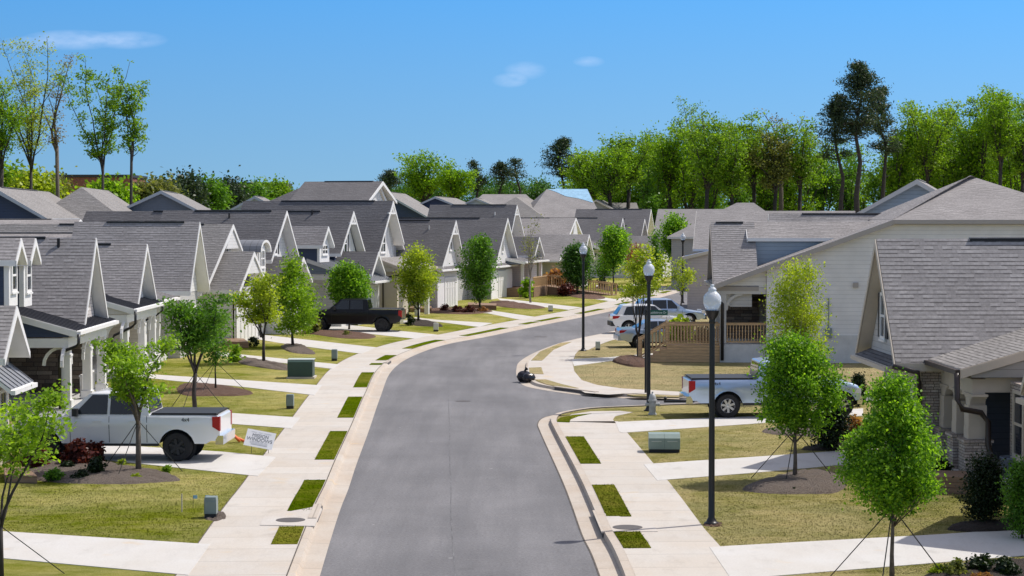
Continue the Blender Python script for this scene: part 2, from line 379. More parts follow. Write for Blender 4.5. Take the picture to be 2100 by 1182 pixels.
# ---------------------------------------------------------------- mesh builder
class MB:
    def __init__(s): s.v = []; s.f = []; s.m = []; s.uv = []
    def poly(s, pts, m=0, uv=None):
        i = len(s.v); s.v += [tuple(p) for p in pts]; s.f.append(tuple(range(i, i + len(pts)))); s.m.append(m); s.uv.append(uv)
    def box(s, x0, x1, y0, y1, z0, z1, m=0, skip=''):
        a = [(x0, y0, z0), (x1, y0, z0), (x1, y1, z0), (x0, y1, z0), (x0, y0, z1), (x1, y0, z1), (x1, y1, z1), (x0, y1, z1)]
        for q in ((3, 2, 1, 0), (4, 5, 6, 7), (0, 1, 5, 4), (1, 2, 6, 5), (2, 3, 7, 6), (3, 0, 4, 7)): s.poly([a[k] for k in q], m)
    def prism(s, pts, off, m=0, caps=(None, None)):
        # pts: planar polygon; off: extrusion vector
        o = Vector(off); a = [Vector(p) for p in pts]; b = [p + o for p in a]
        nn = geometry.normal(a) if len(a) > 2 else o
        if nn.dot(o) > 0: a, b = b, a
        s.poly(a, m if caps[0] is None else caps[0]); s.poly(list(reversed(b)), m if caps[1] is None else caps[1])
        n = len(a)
        for i in range(n):
            j = (i + 1) % n
            s.poly([a[j], a[i], b[i], b[j]], m)
    def bar(s, p, q, wd, h=None, m=0, up=(0, 0, 1)):
        h = h or wd; p = Vector(p); q = Vector(q); d = (q - p).normalized(); u = Vector(up)
        if abs(d.dot(u)) > .95: u = Vector((1, 0, 0))
        sx = d.cross(u).normalized() * wd / 2; sy = sx.cross(d).normalized() * h / 2
        a = [p - sx - sy, p + sx - sy, p + sx + sy, p - sx + sy]; b = [x + (q - p) for x in a]
        s.poly(a, m); s.poly(list(reversed(b)), m)
        for i in range(4):
            j = (i + 1) % 4; s.poly([a[j], a[i], b[i], b[j]], m)
    def tube(s, pts, rs, n=6, m=0, cap=True):
        pts = [Vector(p) for p in pts]
        if isinstance(rs, (int, float)): rs = [rs] * len(pts)
        rings = []
        i0 = len(s.v)
        for i, p in enumerate(pts):
            d = (pts[min(i + 1, len(pts) - 1)] - pts[max(i - 1, 0)]).normalized()
            u = Vector((1, 0, 0)) if abs(d.x) < .8 else Vector((0, 1, 0))
            a = d.cross(u).normalized(); b = d.cross(a)
            for k in range(n):
                t = 2 * math.pi * k / n
                s.v.append(tuple(p + (a * math.cos(t) + b * math.sin(t)) * rs[i]))
        for i in range(len(pts) - 1):
            for k in range(n):
                k2 = (k + 1) % n
                s.f.append((i0 + i * n + k, i0 + i * n + k2, i0 + (i + 1) * n + k2, i0 + (i + 1) * n + k)); s.m.append(m); s.uv.append(None)
        if cap:
            e = i0 + (len(pts) - 1) * n
            s.f.append(tuple(e + k for k in range(n))); s.m.append(m); s.uv.append(None)
            s.f.append(tuple(i0 + n - 1 - k for k in range(n))); s.m.append(m); s.uv.append(None)
    def lathe(s, prof, n=20, m=0, c=(0, 0, 0), axis='z'):
        i0 = len(s.v)
        for r, z in prof:
            for k in range(n):
                t = 2 * math.pi * k / n; x, y = r * math.cos(t), r * math.sin(t)
                p = (x, y, z) if axis == 'z' else (x, z, y)
                s.v.append((p[0] + c[0], p[1] + c[1], p[2] + c[2]))
        for i in range(len(prof) - 1):
            for k in range(n):
                k2 = (k + 1) % n
                q = (i0 + i * n + k, i0 + i * n + k2, i0 + (i + 1) * n + k2, i0 + (i + 1) * n + k)
                s.f.append(q if axis == 'z' else q[::-1]); s.m.append(m); s.uv.append(None)
    def build(s, name, mats, parent=None, smooth=False, loc=None):
        me = bpy.data.meshes.new(name)
        me.from_pydata(s.v, [], s.f)
        if isinstance(mats, str): mats = [mats]
        for x in mats: me.materials.append(MATS[x])
        me.polygons.foreach_set('material_index', s.m)
        if smooth: me.polygons.foreach_set('use_smooth', [True] * len(s.f))
        ul = me.uv_layers.new(name='UVMap')
        co = np.empty(len(ul.data) * 2)
        for pi, p in enumerate(me.polygons):
            n = p.normal
            if s.uv[pi] is not None:
                for li, q in zip(p.loop_indices, s.uv[pi]): co[2 * li] = q[0]; co[2 * li + 1] = q[1]
                continue
            if abs(n.z) > .999: t = Vector((1, 0, 0)); b = Vector((0, 1, 0))
            else:
                t = Vector((-n.y, n.x, 0)).normalized(); b = n.cross(t)
            for li in p.loop_indices:
                v = me.vertices[me.loops[li].vertex_index].co
                co[2 * li] = v.dot(t); co[2 * li + 1] = v.dot(b)
        ul.data.foreach_set('uv', co)
        me.update()
        o = bpy.data.objects.new(name, me); COL.objects.link(o)
        if parent is not None: o.parent = parent
        if loc: o.location = loc
        return o
def tag(o, label=None, cat=None, group=None, kind=None):
    if label: o['label'] = label
    if cat: o['category'] = cat
    if group: o['group'] = group
    if kind: o['kind'] = kind
    return o
def empty(name, loc, rz, label, cat, group=None):
    o = bpy.data.objects.new(name, None); COL.objects.link(o)
    o.empty_display_size = .5; o.location = loc; o.rotation_euler = (0, 0, rz)
    return tag(o, label, cat, group)
def copy_tree(o, parent=None):
    c = o.copy(); COL.objects.link(c); c.parent = parent
    for ch in list(o.children): copy_tree(ch, c)
    return c
def text_mesh(name, txt, size, mat, parent, mat4, depth=.003, sx=1.0):
    cu = bpy.data.curves.new(name, 'FONT'); cu.body = txt; cu.size = size; cu.align_x = 'CENTER'; cu.align_y = 'CENTER'; cu.extrude = depth
    ob = bpy.data.objects.new(name, cu); COL.objects.link(ob)
    dg = bpy.context.evaluated_depsgraph_get(); me = bpy.data.meshes.new_from_object(ob.evaluated_get(dg))
    COL.objects.unlink(ob); bpy.data.objects.remove(ob)
    me.materials.clear(); me.materials.append(MATS[mat])
    from mathutils import Matrix
    me.transform(mat4 @ Matrix.Diagonal((sx, 1, 1, 1)))
    o = bpy.data.objects.new(name, me); COL.objects.link(o); o.parent = parent
    return o
# ================================================================ GROUND
def resample(pts, step=1.0):
    p = [Vector(q).to_2d() for q in pts]; p = [2 * p[0] - p[1]] + p + [2 * p[-1] - p[-2]]
    o = []
    for i in range(1, len(p) - 2):
        a, b, c, d = p[i - 1:i + 3]; n = max(2, int((c - b).length / step))
        for k in range(n):
            t = k / n
            o.append(.5 * ((2 * b) + (c - a) * t + (2 * a - 5 * b + 4 * c - d) * t * t + (3 * b - a - 3 * c + d) * t ** 3))
    o.append(p[-2]); return o
def offset(c, d):
    o = []
    for i, p in enumerate(c):
        t = (c[min(i + 2, len(c) - 1)] - c[max(i - 2, 0)]).normalized()
        o.append(p + Vector((-t.y, t.x)) * d)
    return o
def band(mb, c, offs, zs, m=0):
    rows = [offset(c, d) for d in offs]
    s = 0; S = [0]
    for i in range(1, len(c)): s += (c[i] - c[i - 1]).length; S.append(s)
    for j in range(len(offs) - 1):
        for i in range(len(c) - 1):
            q = [(rows[j][i], zs[j], offs[j], S[i]), (rows[j][i + 1], zs[j], offs[j], S[i + 1]), (rows[j + 1][i + 1], zs[j + 1], offs[j + 1], S[i + 1]), (rows[j + 1][i], zs[j + 1], offs[j + 1], S[i])]
            if offs[1] > offs[0]: q = q[::-1]
            mb.poly([(p.x, p.y, z) for p, z, _, _ in q], m, [(u, v) for _, _, u, v in q])
def sheet(mb, pts, z, m=0):
    pts = [Vector((p[0], p[1], 0)) for p in pts]
    for tri in geometry.tessellate_polygon([pts]):
        a, b, c = [pts[k] for k in tri]
        if (b - a).cross(c - a).z < 0: b, c = c, b
        mb.poly([(q.x, q.y, z) for q in (a, b, c)], m)
def slab(mb, pts, z, m=0, drop=.12):
    sheet(mb, pts, z, m)
    pts = [Vector((p[0], p[1], 0)) for p in pts]; n = len(pts)
    A = sum(pts[i].x * pts[(i + 1) % n].y - pts[(i + 1) % n].x * pts[i].y for i in range(n))
    if A < 0: pts = pts[::-1]
    for i in range(n):
        a, b = pts[i], pts[(i + 1) % n]
        mb.poly([(a.x, a.y, z - drop), (b.x, b.y, z - drop), (b.x, b.y, z), (a.x, a.y, z)], m)
def pxs(*p, z=Z0): return [G(a, b, z) for a, b in p]
def smooth_closed(pts, step=.5):
    p = [Vector(q) for q in pts]; n = len(p); o = []
    for i in range(n):
        a, b, c, d = p[i - 1], p[i], p[(i + 1) % n], p[(i + 2) % n]
        for k in range(5):
            t = k / 5
            o.append(.5 * ((2 * b) + (c - a) * t + (2 * a - 5 * b + 4 * c - d) * t * t + (3 * b - a - 3 * c + d) * t ** 3))
    return o
STR = dict(kind='structure')
def struct(mb, name, mats): return tag(mb.build(name, mats), kind='structure')
Lpx = [(656, 1182), (696, 1051), (714, 1005), (731, 953), (756, 885), (780, 815), (802, 763), (842, 733), (912, 708), (1000, 691), (1075, 675), (1175, 655), (1265, 636), (1340, 615), (1421, 592)]
LP = [G(*p, 0) for p in Lpx]
LP = [(-.8, -40), (-3.0, 22)] + LP + [(27.5, 237), (38.5, 287), (60, 385)]
LC = resample(LP)
m = MB(); m.poly([(-3000, -200, -.06), (3000, -200, -.06), (3000, 4500, -.06), (-3000, 4500, -.06)]); struct(m, 'ground', 'field')
m = MB(); m.poly([(-14, -40, 0), (160, -40, 0), (160, 420, 0), (-14, 420, 0)]); struct(m, 'road', 'asphalt')
m = MB(); band(m, LC, (-2.62, -2.642), (.004, .004)); struct(m, 'road_seam', 'road_tar')
# left side
m = MB(); band(m, LC, (0, .40, .45, .60), (.006, .02, .115, .13)); struct(m, 'kerb_left', 'concrete_kerb')
m = MB(); band(m, LC, (.60, 2.72), (.13, .13)); struct(m, 'sidewalk_left', 'concrete_walk')
m = MB(); o_ = offset(LC, 2.72); sheet(m, [(-320, -40)] + [(p.x, p.y) for p in o_] + [(40, 420), (-320, 420)], .126); struct(m, 'lawn_left', 'lawn')
def strip_patch(mb, curve, o0, o1, ya, yb, z, slant=.0):
    # patch of verge between two photo rows measured along the kerb
    da, db = G(1050, ya)[1], G(1050, yb)[1]
    a = offset(curve, o0); b = offset(curve, o1)
    ia = [i for i, p in enumerate(curve) if db <= p.y <= da]
    if len(ia) < 2: return
    pts = [(a[i].x, a[i].y) for i in ia] + [(b[i].x, b[i].y) for i in reversed(ia)]
    slab(mb, pts, z, 0, .05)
m = MB()
LCf = resample(LP, .12)
for a, b in ((1079, 1118), (984, 1048), (884, 943), (814, 857), (764, 795), (745, 749), (729, 740), (698, 716), (673, 690), (661, 666), (651, 660), (634, 644), (619, 626), (606, 612), (597, 602)):
    strip_patch(m, LCf, .63, 1.18, a, b, .142)
struct(m, 'verge_left', 'verge')
plain('joint_dark', (.10, .085, .07), .9, .4, 3)
m = MB(); band(m, LC, (.585, .612), (.1345, .1345)); band(m, LC, (2.71, 2.735), (.1345, .1345)); struct(m, 'kerb_joint', 'joint_dark')
# right side, near
Rpx = [(1231, 1182), (1195, 1098), (1173, 1036), (1151, 980), (1108, 885), (1104, 869), (1112, 859), (1130, 853), (1170, 846), (1212, 842), (1325, 837), (1410, 834)]
RP = [(4.2, -40), (1.9, 22)] + [G(*p, 0) for p in Rpx] + [(11, 74), (20, 74.5), (60, 77), (160, 84)]
RC = resample(RP, .5)
m = MB(); band(m, RC, (0, -.42, -.435, -.62), (.006, .02, .162, .166)); struct(m, 'kerb_right', 'concrete_kerb')
m = MB(); band(m, RC, (.035, .0), (.008, .008)); band(m, RC, (-.612, -.632), (.1675, .1375)); struct(m, 'kerb_joint', 'joint_dark')
o_ = offset(RC, -.62)
m = MB(); sheet(m, [(p.x, p.y) for p in o_] + [(160, -40)], .126); struct(m, 'lawn_right', 'lawn_right')
yc = G(1104, 872, 0)[1]
RCn = [p for p in RC if p.y < yc and p.x < 3]
m = MB(); band(m, RCn, (-.62, -2.68), (.132, .132))
e1 = offset(RCn, -.62)[-1]; e2 = offset(RCn, -2.68)[-1]
m2 = MB(); sheet(m2, [(e1.x, e1.y)] + pxs((1139, 862), (1160, 858), (1172, 850), (1212, 844), (1272, 843), (1298, 846), (1262, 854), (1257, 861), (1263, 868)) + [(e2.x, e2.y)], .134)
struct(m, 'sidewalk_right', 'concrete_walk'); struct(m2, 'corner_walk_near', 'concrete_patch')
RCf = resample(RP, .12)
m = MB()
for a, b in ((1091, 1127), (995, 1061), (896, 953)):
    strip_patch(m, [p for p in RCf if p.x < 3 and p.y < yc], -.65, -1.22, a, b, .145)
slab(m, pxs((1138, 866), (1150, 857), (1175, 852), (1213, 849), (1185, 855), (1170, 861), (1168, 867)), .145, 0, .05)
struct(m, 'verge_right', 'verge')
# far corner lot
Npx = [(1410, 820), (1250, 815), (1192, 811), (1112, 800), (1072, 790), (1060, 772), (1059, 758), (1066, 742), (1100, 722), (1155, 702), (1220, 688), (1265, 678)]
NP = [(160, 87), (60, 80.5), (20, 77.6)] + [G(*p, 0) for p in Npx]
RO = offset(LC, -5.5)
NP += [(p.x, p.y) for p in RO if p.y > 128][::10]
NC = resample(NP, .5)
m = MB(); band(m, NC, (0, -.40, -.45, -.62), (.006, .02, .122, .13)); struct(m, 'kerb_corner', 'concrete_kerb')
o_ = offset(NC, -.62)
m = MB(); sheet(m, [(p.x, p.y) for p in o_] + [(160, 420), (160, 88)], .126); struct(m, 'lawn_corner', 'lawn_dry')
m = MB(); NCm = [p for p in NC if p.x < 10.5 or p.y > 110]
i0 = min(range(len(NC)), key=lambda i: (NC[i] - Vector(G(1100, 722, 0))).length)
band(m, NC[i0:], (-.62, -2.7), (.132, .132)); struct(m, 'sidewalk_corner', 'concrete_walk')
m = MB()
sheet(m, pxs((1104, 722), (1090, 735), (1083, 745), (1082, 760), (1090, 776), (1112, 785), (1150, 792), (1187, 799), (1200, 806), (1250, 810), (1285, 807), (1340, 809), (1415, 811), (1500, 813), (1500, 808), (1415, 805), (1345, 801), (1275, 797), (1225, 790), (1193, 780), (1178, 762), (1174, 744), (1180, 727), (1191, 714), (1170, 705)), .134)
struct(m, 'corner_walk_far', 'concrete_patch')
m = MB()
slab(m, pxs((1089, 740), (1112, 740), (1135, 718), (1172, 702), (1150, 704), (1107, 722)), .145, 0, .05)
slab(m, pxs((1085, 755), (1110, 754), (1115, 768), (1086, 767)), .145, 0, .05)
slab(m, pxs((1096, 779), (1120, 779), (1150, 788), (1187, 797), (1160, 797), (1120, 789)), .145, 0, .05)
slab(m, pxs((1285, 810), (1345, 811), (1415, 813), (1500, 815), (1500, 818), (1410, 816), (1300, 813)), .145, 0, .05)
struct(m, 'verge_corner', 'lawn_dry')
# drives
def drive(*p):
    m = MB(); slab(m, pxs(*p), .138, 0, .05); struct(m, 'driveway', 'concrete_drive')
drive((-90, 1080), (0, 1090), (431, 1117), (386, 1180), (0, 1145), (-90, 1137))
drive((330, 919), (455, 927), (566, 938), (529, 977), (215, 944), (130, 930), (60, 922), (60, 905), (300, 917))
drive((300, 838), (332, 840), (480, 848), (616, 857), (597, 879), (450, 868), (300, 858))
drive((290, 764), (305, 768), (480, 779), (660, 791), (645, 811), (480, 792), (362, 782), (290, 774))
drive((440, 721), (480, 726), (697, 748), (682, 757), (480, 733), (440, 729))
drive((500, 686), (547, 688), (655, 700), (772, 713), (742, 726), (600, 708), (520, 695), (490, 690))
drive((640, 664), (700, 665), (820, 679), (897, 687), (850, 695), (680, 677), (640, 671))
drive((850, 651), (892, 656), (1010, 663), (982, 671), (902, 661), (850, 656))
drive((915, 632), (1000, 636), (1087, 649), (1096, 650), (1072, 656), (1060, 655), (1000, 643), (905, 638))
drive((1020, 612), (1060, 616), (1184, 630), (1192, 631), (1165, 636), (1150, 634), (1032, 620))
drive((1160, 600), (1180, 602), (1262, 614), (1272, 615), (1262, 619), (1250, 618), (1165, 606))
drive((1222, 585), (1240, 586), (1295, 596), (1302, 597), (1280, 599), (1222, 590))
drive((1295, 581), (1375, 589), (1380, 590), (1365, 593), (1295, 585))
drive((1455, 1123), (1500, 1120), (1920, 1097), (2100, 1085), (2190, 1080), (2190, 1136), (2100, 1140), (1968, 1151), (1600, 1181), (1500, 1189))
drive((1320, 953), (1329, 952), (1525, 939), (1626, 932), (1711, 926), (1800, 920), (1800, 950), (1711, 955), (1663, 960), (1525, 972), (1358, 985), (1348, 986))
drive((1262, 866), (1375, 861), (1525, 855), (1770, 838), (1770, 853), (1525, 871), (1277, 888), (1270, 886))
drive((1172, 737), (1250, 733), (1330, 726), (1440, 716), (1440, 722), (1340, 733), (1250, 741), (1177, 751))
drive((1250, 692), (1275, 684), (1330, 682), (1440, 676), (1440, 682), (1330, 690))
# soil and mulch beds: low mounds
def mound(name, mat, pts, h=.12, label=None):
    m = MB(); p = smooth_closed(pxs(*pts)); c = sum(p, Vector((0, 0))) / len(p)
    rnd = random.Random(len(pts) * 7 + int(pts[0][0])); ks = (1.0, .93, .75, .45)
    zs = (Z0 - .03, Z0 + h * .35, Z0 + h * .8, Z0 + h)
    rows = [[((q.x - c.x) * k + c.x, (q.y - c.y) * k + c.y, z + (rnd.uniform(-.03, .03) if j else 0)) for q in p] for j, (k, z) in enumerate(zip(ks, zs))]
    n = len(p)
    A = sum(p[i].x * p[(i + 1) % n].y - p[(i + 1) % n].x * p[i].y for i in range(n))
    for j in range(3):
        for i in range(n):
            i2 = (i + 1) % n; q = [rows[j][i], rows[j][i2], rows[j + 1][i2], rows[j + 1][i]]
            m.poly(q if A > 0 else q[::-1])
    for i in range(n):
        i2 = (i + 1) % n; q = [rows[3][i], rows[3][i2], (c.x, c.y, Z0 + h * 1.05)]
        m.poly(q if A > 0 else q[::-1])
    o = m.build(name, mat, smooth=True); tag(o, kind='structure'); return o
mound('mulch_bed', 'mulch_grey', ((30, 975), (110, 990), (240, 994), (330, 990), (374, 985), (330, 968), (250, 955), (205, 945), (120, 945), (60, 950)))
mound('mulch_bed', 'mulch_red', ((360, 800), (380, 812), (430, 813), (500, 812), (520, 806), (470, 794), (420, 788), (375, 788)))
mound('mulch_bed', 'mulch_grey', ((480, 737), (500, 748), (560, 758), (600, 760), (595, 752), (550, 743), (500, 734)))
mound('mulch_bed', 'mulch_grey', ((575, 712), (600, 724), (645, 727), (640, 720), (620, 708), (590, 706)))
mound('mulch_bed', 'mulch_red', ((600, 680), (640, 686), (700, 694), (760, 695), (770, 688), (720, 681), (650, 677)))
mound('mulch_bed', 'mulch_dark', ((825, 660), (850, 668), (880, 670), (910, 670), (890, 661), (850, 655)))
mound('mulch_bed', 'mulch_red', ((845, 636), (880, 642), (960, 645), (1010, 640), (1000, 635), (930, 632)))
mound('mulch_bed', 'mulch_red', ((1000, 622), (1030, 630), (1080, 634), (1120, 632), (1090, 626), (1030, 617)))
mound('mulch_bed', 'mulch_red', ((1150, 604), (1190, 612), (1235, 614), (1240, 609), (1200, 602), (1165, 599)))
mound('mulch_bed', 'mulch_dark', ((1220, 590), (1250, 597), (1290, 598), (1270, 592), (1235, 587)))
mound('mulch_bed', 'mulch_red', ((1255, 741), (1290, 752), (1330, 753), (1325, 742), (1290, 735)), .25)
mound('mulch_bed', 'mulch_grey', ((1520, 1003), (1560, 1012), (1650, 1014), (1720, 1010), (1740, 985), (1700, 968), (1640, 968), (1570, 985)), .16)
mound('mulch_bed', 'mulch_grey', ((1560, 885), (1600, 893), (1680, 896), (1740, 892), (1760, 880), (1700, 872), (1620, 872)))
mound('mulch_bed', 'mulch_dark', ((1940, 1086), (2000, 1092), (2110, 1086), (2130, 1074), (2060, 1072), (1980, 1076)))
mound('mulch_bed', 'mulch_dark', ((1890, 1182), (1960, 1200), (2150, 1200), (2180, 1160), (2080, 1150), (1960, 1160)))
mound('mulch_bed', 'mulch_dark', ((1640, 922), (1700, 925), (1780, 918), (1770, 908), (1700, 912)), .12)
mound('mulch_bed', 'mulch_red', ((1440, 1077), (1458, 1081), (1482, 1079), (1478, 1073), (1455, 1071)), .015)
mound('mulch_bed', 'mulch_grey', ((416, 1062), (440, 1070), (466, 1062), (455, 1050), (430, 1050)), .03)
# ---------------------------------------------------------------- short grass blades on the near lawns
from mathutils.bvhtree import BVHTree
def grass_blades(target, others, n, box, hgt, label, seed, hmin=.02):
    rng = np.random.default_rng(seed)
    def bv(ob): return BVHTree.FromPolygons([v.co[:] for v in ob.data.vertices], [p.vertices[:] for p in ob.data.polygons])
    tb = bv(target); ob = [bv(o) for o in others]; acc = []
    u = rng.uniform(size=(n, 2)); dn = Vector((0, 0, -1))
    ys = 1 / (1 / box[2] + (1 / box[3] - 1 / box[2]) * u[:, 1]); xs = (box[0] + (box[1] - box[0]) * u[:, 0]) * ys / F
    for x, y in zip(xs, ys):
        h = tb.ray_cast(Vector((x, y, 2)), dn)
        if h[0] is None: continue
        z = h[0].z
        for b in ob:
            g = b.ray_cast(Vector((x, y, 2)), dn)
            if g[0] is not None and g[0].z > z + .001: break
        else: acc.append((x, y, z))
    A = np.array(acc); k = len(A); a = rng.uniform(0, 2 * math.pi, k); L = rng.uniform(.5, 1.2, k) * hgt; wd = hgt * .4
    v = np.empty((k, 3, 3)); d = np.stack([np.cos(a), np.sin(a), np.zeros(k)], 1)
    v[:, 0] = A - d * wd; v[:, 1] = A + d * wd; v[:, 2] = A + np.stack([rng.normal(size=k) * L * 1.1, rng.normal(size=k) * L * 1.1, L * .75], 1); v[:, :2, 2] -= .004
    me = bpy.data.meshes.new('grass'); me.vertices.add(k * 3); me.loops.add(k * 3); me.polygons.add(k)
    me.vertices.foreach_set('co', v.ravel()); me.loops.foreach_set('vertex_index', np.arange(k * 3, dtype=np.int32)); me.polygons.foreach_set('loop_start', np.arange(0, k * 3, 3, dtype=np.int32))
    me.materials.append(target.data.materials[0]); me.update(calc_edges=True); me.validate()
    o = bpy.data.objects.new('grass', me); COL.objects.link(o); tag(o, label, 'grass', None, 'stuff')
BO = bpy.data.objects
beds = [o for o in BO if o.name.startswith(('driveway', 'mulch_bed', 'sidewalk', 'corner_walk', 'inlet_pad'))]
grass_blades(BO['lawn_left'], beds, 60000, (-1080, -300, 40, 85), .032, 'short green lawn grass left of the street', 1)
grass_blades(BO['lawn_right'], beds, 60000, (190, 1080, 38, 76), .032, 'short patchy lawn grass right of the street', 2)
grass_blades(BO['lawn_corner'], beds, 25000, (60, 800, 76, 105), .035, 'dry straw coloured grass on the corner lot', 3)
grass_blades(BO['verge_left'], [], 30000, (-560, -120, 40, 100), .035, 'deep green grass in the left verge strips', 4)
grass_blades(BO['verge_right'], [], 25000, (80, 280, 38, 68), .035, 'deep green grass in the right verge strips', 5)
# ================================================================ HOUSES
HOUSE_LOG = []
class House:
    """local frame: +X towards the street (front), +Y along the facade; left row: +Y away from the camera"""
    def __init__(s, label, px, d, phi, side='L', cat='house', name='cottage', group=None):
        p = at(px, 600, d); s.side = side
        s.rz = {'L': R(-phi), 'R': math.pi - R(phi), 'F': -math.pi / 2 - R(phi)}[side]
        s.o = Vector((p.x, p.y, Z0)); s.c, s.s = math.cos(s.rz), math.sin(s.rz)
        s.e = empty(name, s.o, s.rz, label, cat, group)
    def _l(s, v, pt=True):
        if pt: v = v - s.o
        return Vector((v.x * s.c + v.y * s.s, -v.x * s.s + v.y * s.c, v.z))
    def _ray(s, px, py): return s._l(Vector((0, 0, CAMZ))), s._l(ray(px, py), False)
    def fp(s, px, py, x=0.):
        o, r = s._ray(px, py); t = (x - o.x) / r.x; return (o.y + r.y * t, o.z + r.z * t)
    def sp(s, px, py, y=0.):
        o, r = s._ray(px, py); t = (y - o.y) / r.y; return (o.x + r.x * t, o.z + r.z * t)
    # --- a gabled roof with its body; ridge along X, front at x
    def gable(s, ap, near, far, L, x=0., wall='siding_white', front=None, roof='shingle', trim='trim_white', ovh=.45, side_ovh=.3,
              W=None, zb=0., win=None, vent=True, truss=False, sym=False, body=True, topf=None, ya=None):
        ya_, za = s.fp(*ap, x); yn, zn = s.fp(*near, x); yf, zf = s.fp(*far, x)
        if ya is not None: ya_ = ya
        flip = s.side == 'R'
        if flip: yn, zn, yf, zf = yf, zf, yn, zn      # local -Y first
        if W: yn, yf = ya_ - W / 2, ya_ + W / 2
        if sym: zn = zf = (zn + zf) / 2
        HOUSE_LOG.append((s.e.name, 'gable ya=%.1f za=%.2f n=(%.1f %.2f) f=(%.1f %.2f)' % (ya_, za, yn, zn, yf, zf)))
        return s.gable_at(x, L, ya_, za, (yn, zn), (yf, zf), wall, front, roof, trim, ovh, side_ovh, zb, win, vent, truss, body, topf)
    def gable_at(s, x, L, ya, za, nr, fr, wall='siding_white', front=None, roof='shingle', trim='trim_white', ovh=.45, side_ovh=.3, zb=0., win=None, vent=True, truss=False, body=True, topf=None, xb=None):
        (yn, zn), (yf, zf) = nr, fr
        sn = (za - zn) / max(.05, ya - yn); sf = (za - zf) / max(.05, yf - ya)
        x0 = x - L; t = .14
        m = MB()
        tn = t * math.hypot(1, sn); tf = t * math.hypot(1, sf)
        for (y, z, sl, tt) in ((yn, zn, sn, tn), (yf, zf, sf, tf)):
            top = [(x0, y, z), (x, y, z), (x, ya, za), (x0, ya, za)]
            if y > ya: top = top[::-1]
            m.poly(top, 0)
            bot = [(a, b, c - tt) for a, b, c in top][::-1]; m.poly(bot, 1)
            e = [(x0, y, z - tt), (x, y, z - tt), (x, y, z), (x0, y, z)]
            m.poly(e if y < ya else e[::-1], 1)
            g = [(x, y, z), (x, y, z - tt), (x, ya, za - tt), (x, ya, za)]
            m.poly(g if y < ya else g[::-1], 1)
            g = [(x0, y, z), (x0, y, z - tt), (x0, ya, za - tt), (x0, ya, za)]
            m.poly(g[::-1] if y < ya else g, 1)
        ro = m.build('roof', [roof, trim], s.e)
        if vent:
            m = MB(); lv = L * .62; xa = x - L * .12
            for a in (-1, 1): m.box(xa - lv, xa, ya + (.001 if a > 0 else -.08), ya + (.08 if a > 0 else -.001), za - .06, za + .012, 0)  # black sides paint in the shade under the vent cap
            m.box(xa - lv - .01, xa + .01, ya - .085, ya + .085, za + .013, za + .04, 1)
            m.build('ridge_vent', ['vent_black', roof], ro)
        # rake boards, proud of the roof edge
        for (y, z) in ((yn, zn), (yf, zf)):
            m = MB()
            a = Vector((x + .012, y, z - .10)); b = Vector((x + .012, ya, za - .10))
            q = [a + Vector((0, 0, -.10)), a + Vector((0, 0, .085)), b + Vector((0, 0, .085)), b + Vector((0, 0, -.17))]
            m.prism(q, (.03, 0, 0)); m.build('rake_board', trim, ro)
        if body:
            xw = x - ovh; yn2, yf2 = yn + side_ovh, yf - side_ovh
            prof = [(yn2, zb), (yn2, zn + side_ovh * sn - tn - .01), (ya, za - max(tn, tf) - .02), (yf2, zf + side_ovh * sf - tf - .01), (yf2, zb)]
            m = MB(); m.prism([(xw, a, b) for a, b in prof], (-(L - ovh - .3), 0, 0)); m.build('wall', wall, s.e)
            if front:
                zb2 = max(zb, zn + .0, zf) - .15 if topf is None else topf
                def yat(z, sl, yb, zb_): return yb + (z - zb_) / sl
                p2 = [(max(yn2 + .02, yat(zb2, sn, yn, zn - tn)) + .02, zb2), (ya, za - max(tn, tf) - .06), (min(yf2 - .02, yat(zb2, -sf, yf, zf - tf)) - .02, zb2)]
                m = MB(); m.prism([(xw + .004, a, b) for a, b in p2], (.02, 0, 0)); m.build('gable_front', front, s.e)
            if win:
                wy, wz0, wz1, ww = win[:4]
                s.window(xw + .03, wy, wz0, wz1, ww, *win[4:])
        if truss:
            m = MB(); zt = za - (za - max(zn, zf)) * .30; hy = (ya - yn) * .30; hf = (yf - ya) * .30
            m.bar((x - .02, ya - hy, zt), (x - .02, ya + hf, zt), .1, .12); m.bar((x - .02, ya, zt), (x - .02, ya, za - .1), .1, .1)
            m.bar((x - .02, ya - hy * .55, zt), (x - .02, ya, zt + (za - zt) * .45), .07, .07); m.bar((x - .02, ya + hf * .55, zt), (x - .02, ya, zt + (za - zt) * .45), .07, .07)
            m.build('gable_truss', trim, ro)
        return ro
    def window(s, x, y, z0, z1, wd, panes=(1, 2), shutter=False, trim='trim_white', arch=False):
        m = MB(); t = .09; f = x
        m.box(f, f + .05, y - wd / 2 - t, y - wd / 2, z0 - t, z1 + t); m.box(f, f + .05, y + wd / 2, y + wd / 2 + t, z0 - t, z1 + t)
        m.box(f, f + .05, y - wd / 2, y + wd / 2, z0 - t, z0); m.box(f, f + .05, y - wd / 2, y + wd / 2, z1, z1 + t)
        m.box(f, f + .08, y - wd / 2 - t * 1.4, y + wd / 2 + t * 1.4, z0 - t - .06, z0 - t - .002)
        for k in range(1, panes[0]): yy = y - wd / 2 + wd * k / panes[0]; m.box(f, f + .04, yy - .04, yy + .04, z0, z1)
        for k in range(1, panes[1]): zz = z0 + (z1 - z0) * k / panes[1]; m.box(f, f + .035, y - wd / 2, y + wd / 2, zz - .035, zz + .035)
        if arch:
            for k in range(8):
                a0, a1 = math.pi * k / 8, math.pi * (k + 1) / 8; r = wd / 2 + t
                m.prism([(f, y + r * math.cos(a0), z1 + t + .7 * r * math.sin(a0)), (f, y + r * math.cos(a1), z1 + t + .7 * r * math.sin(a1)), (f, y, z1 + t - .01)], (.05, 0, 0))
        o = m.build('window', trim, s.e)
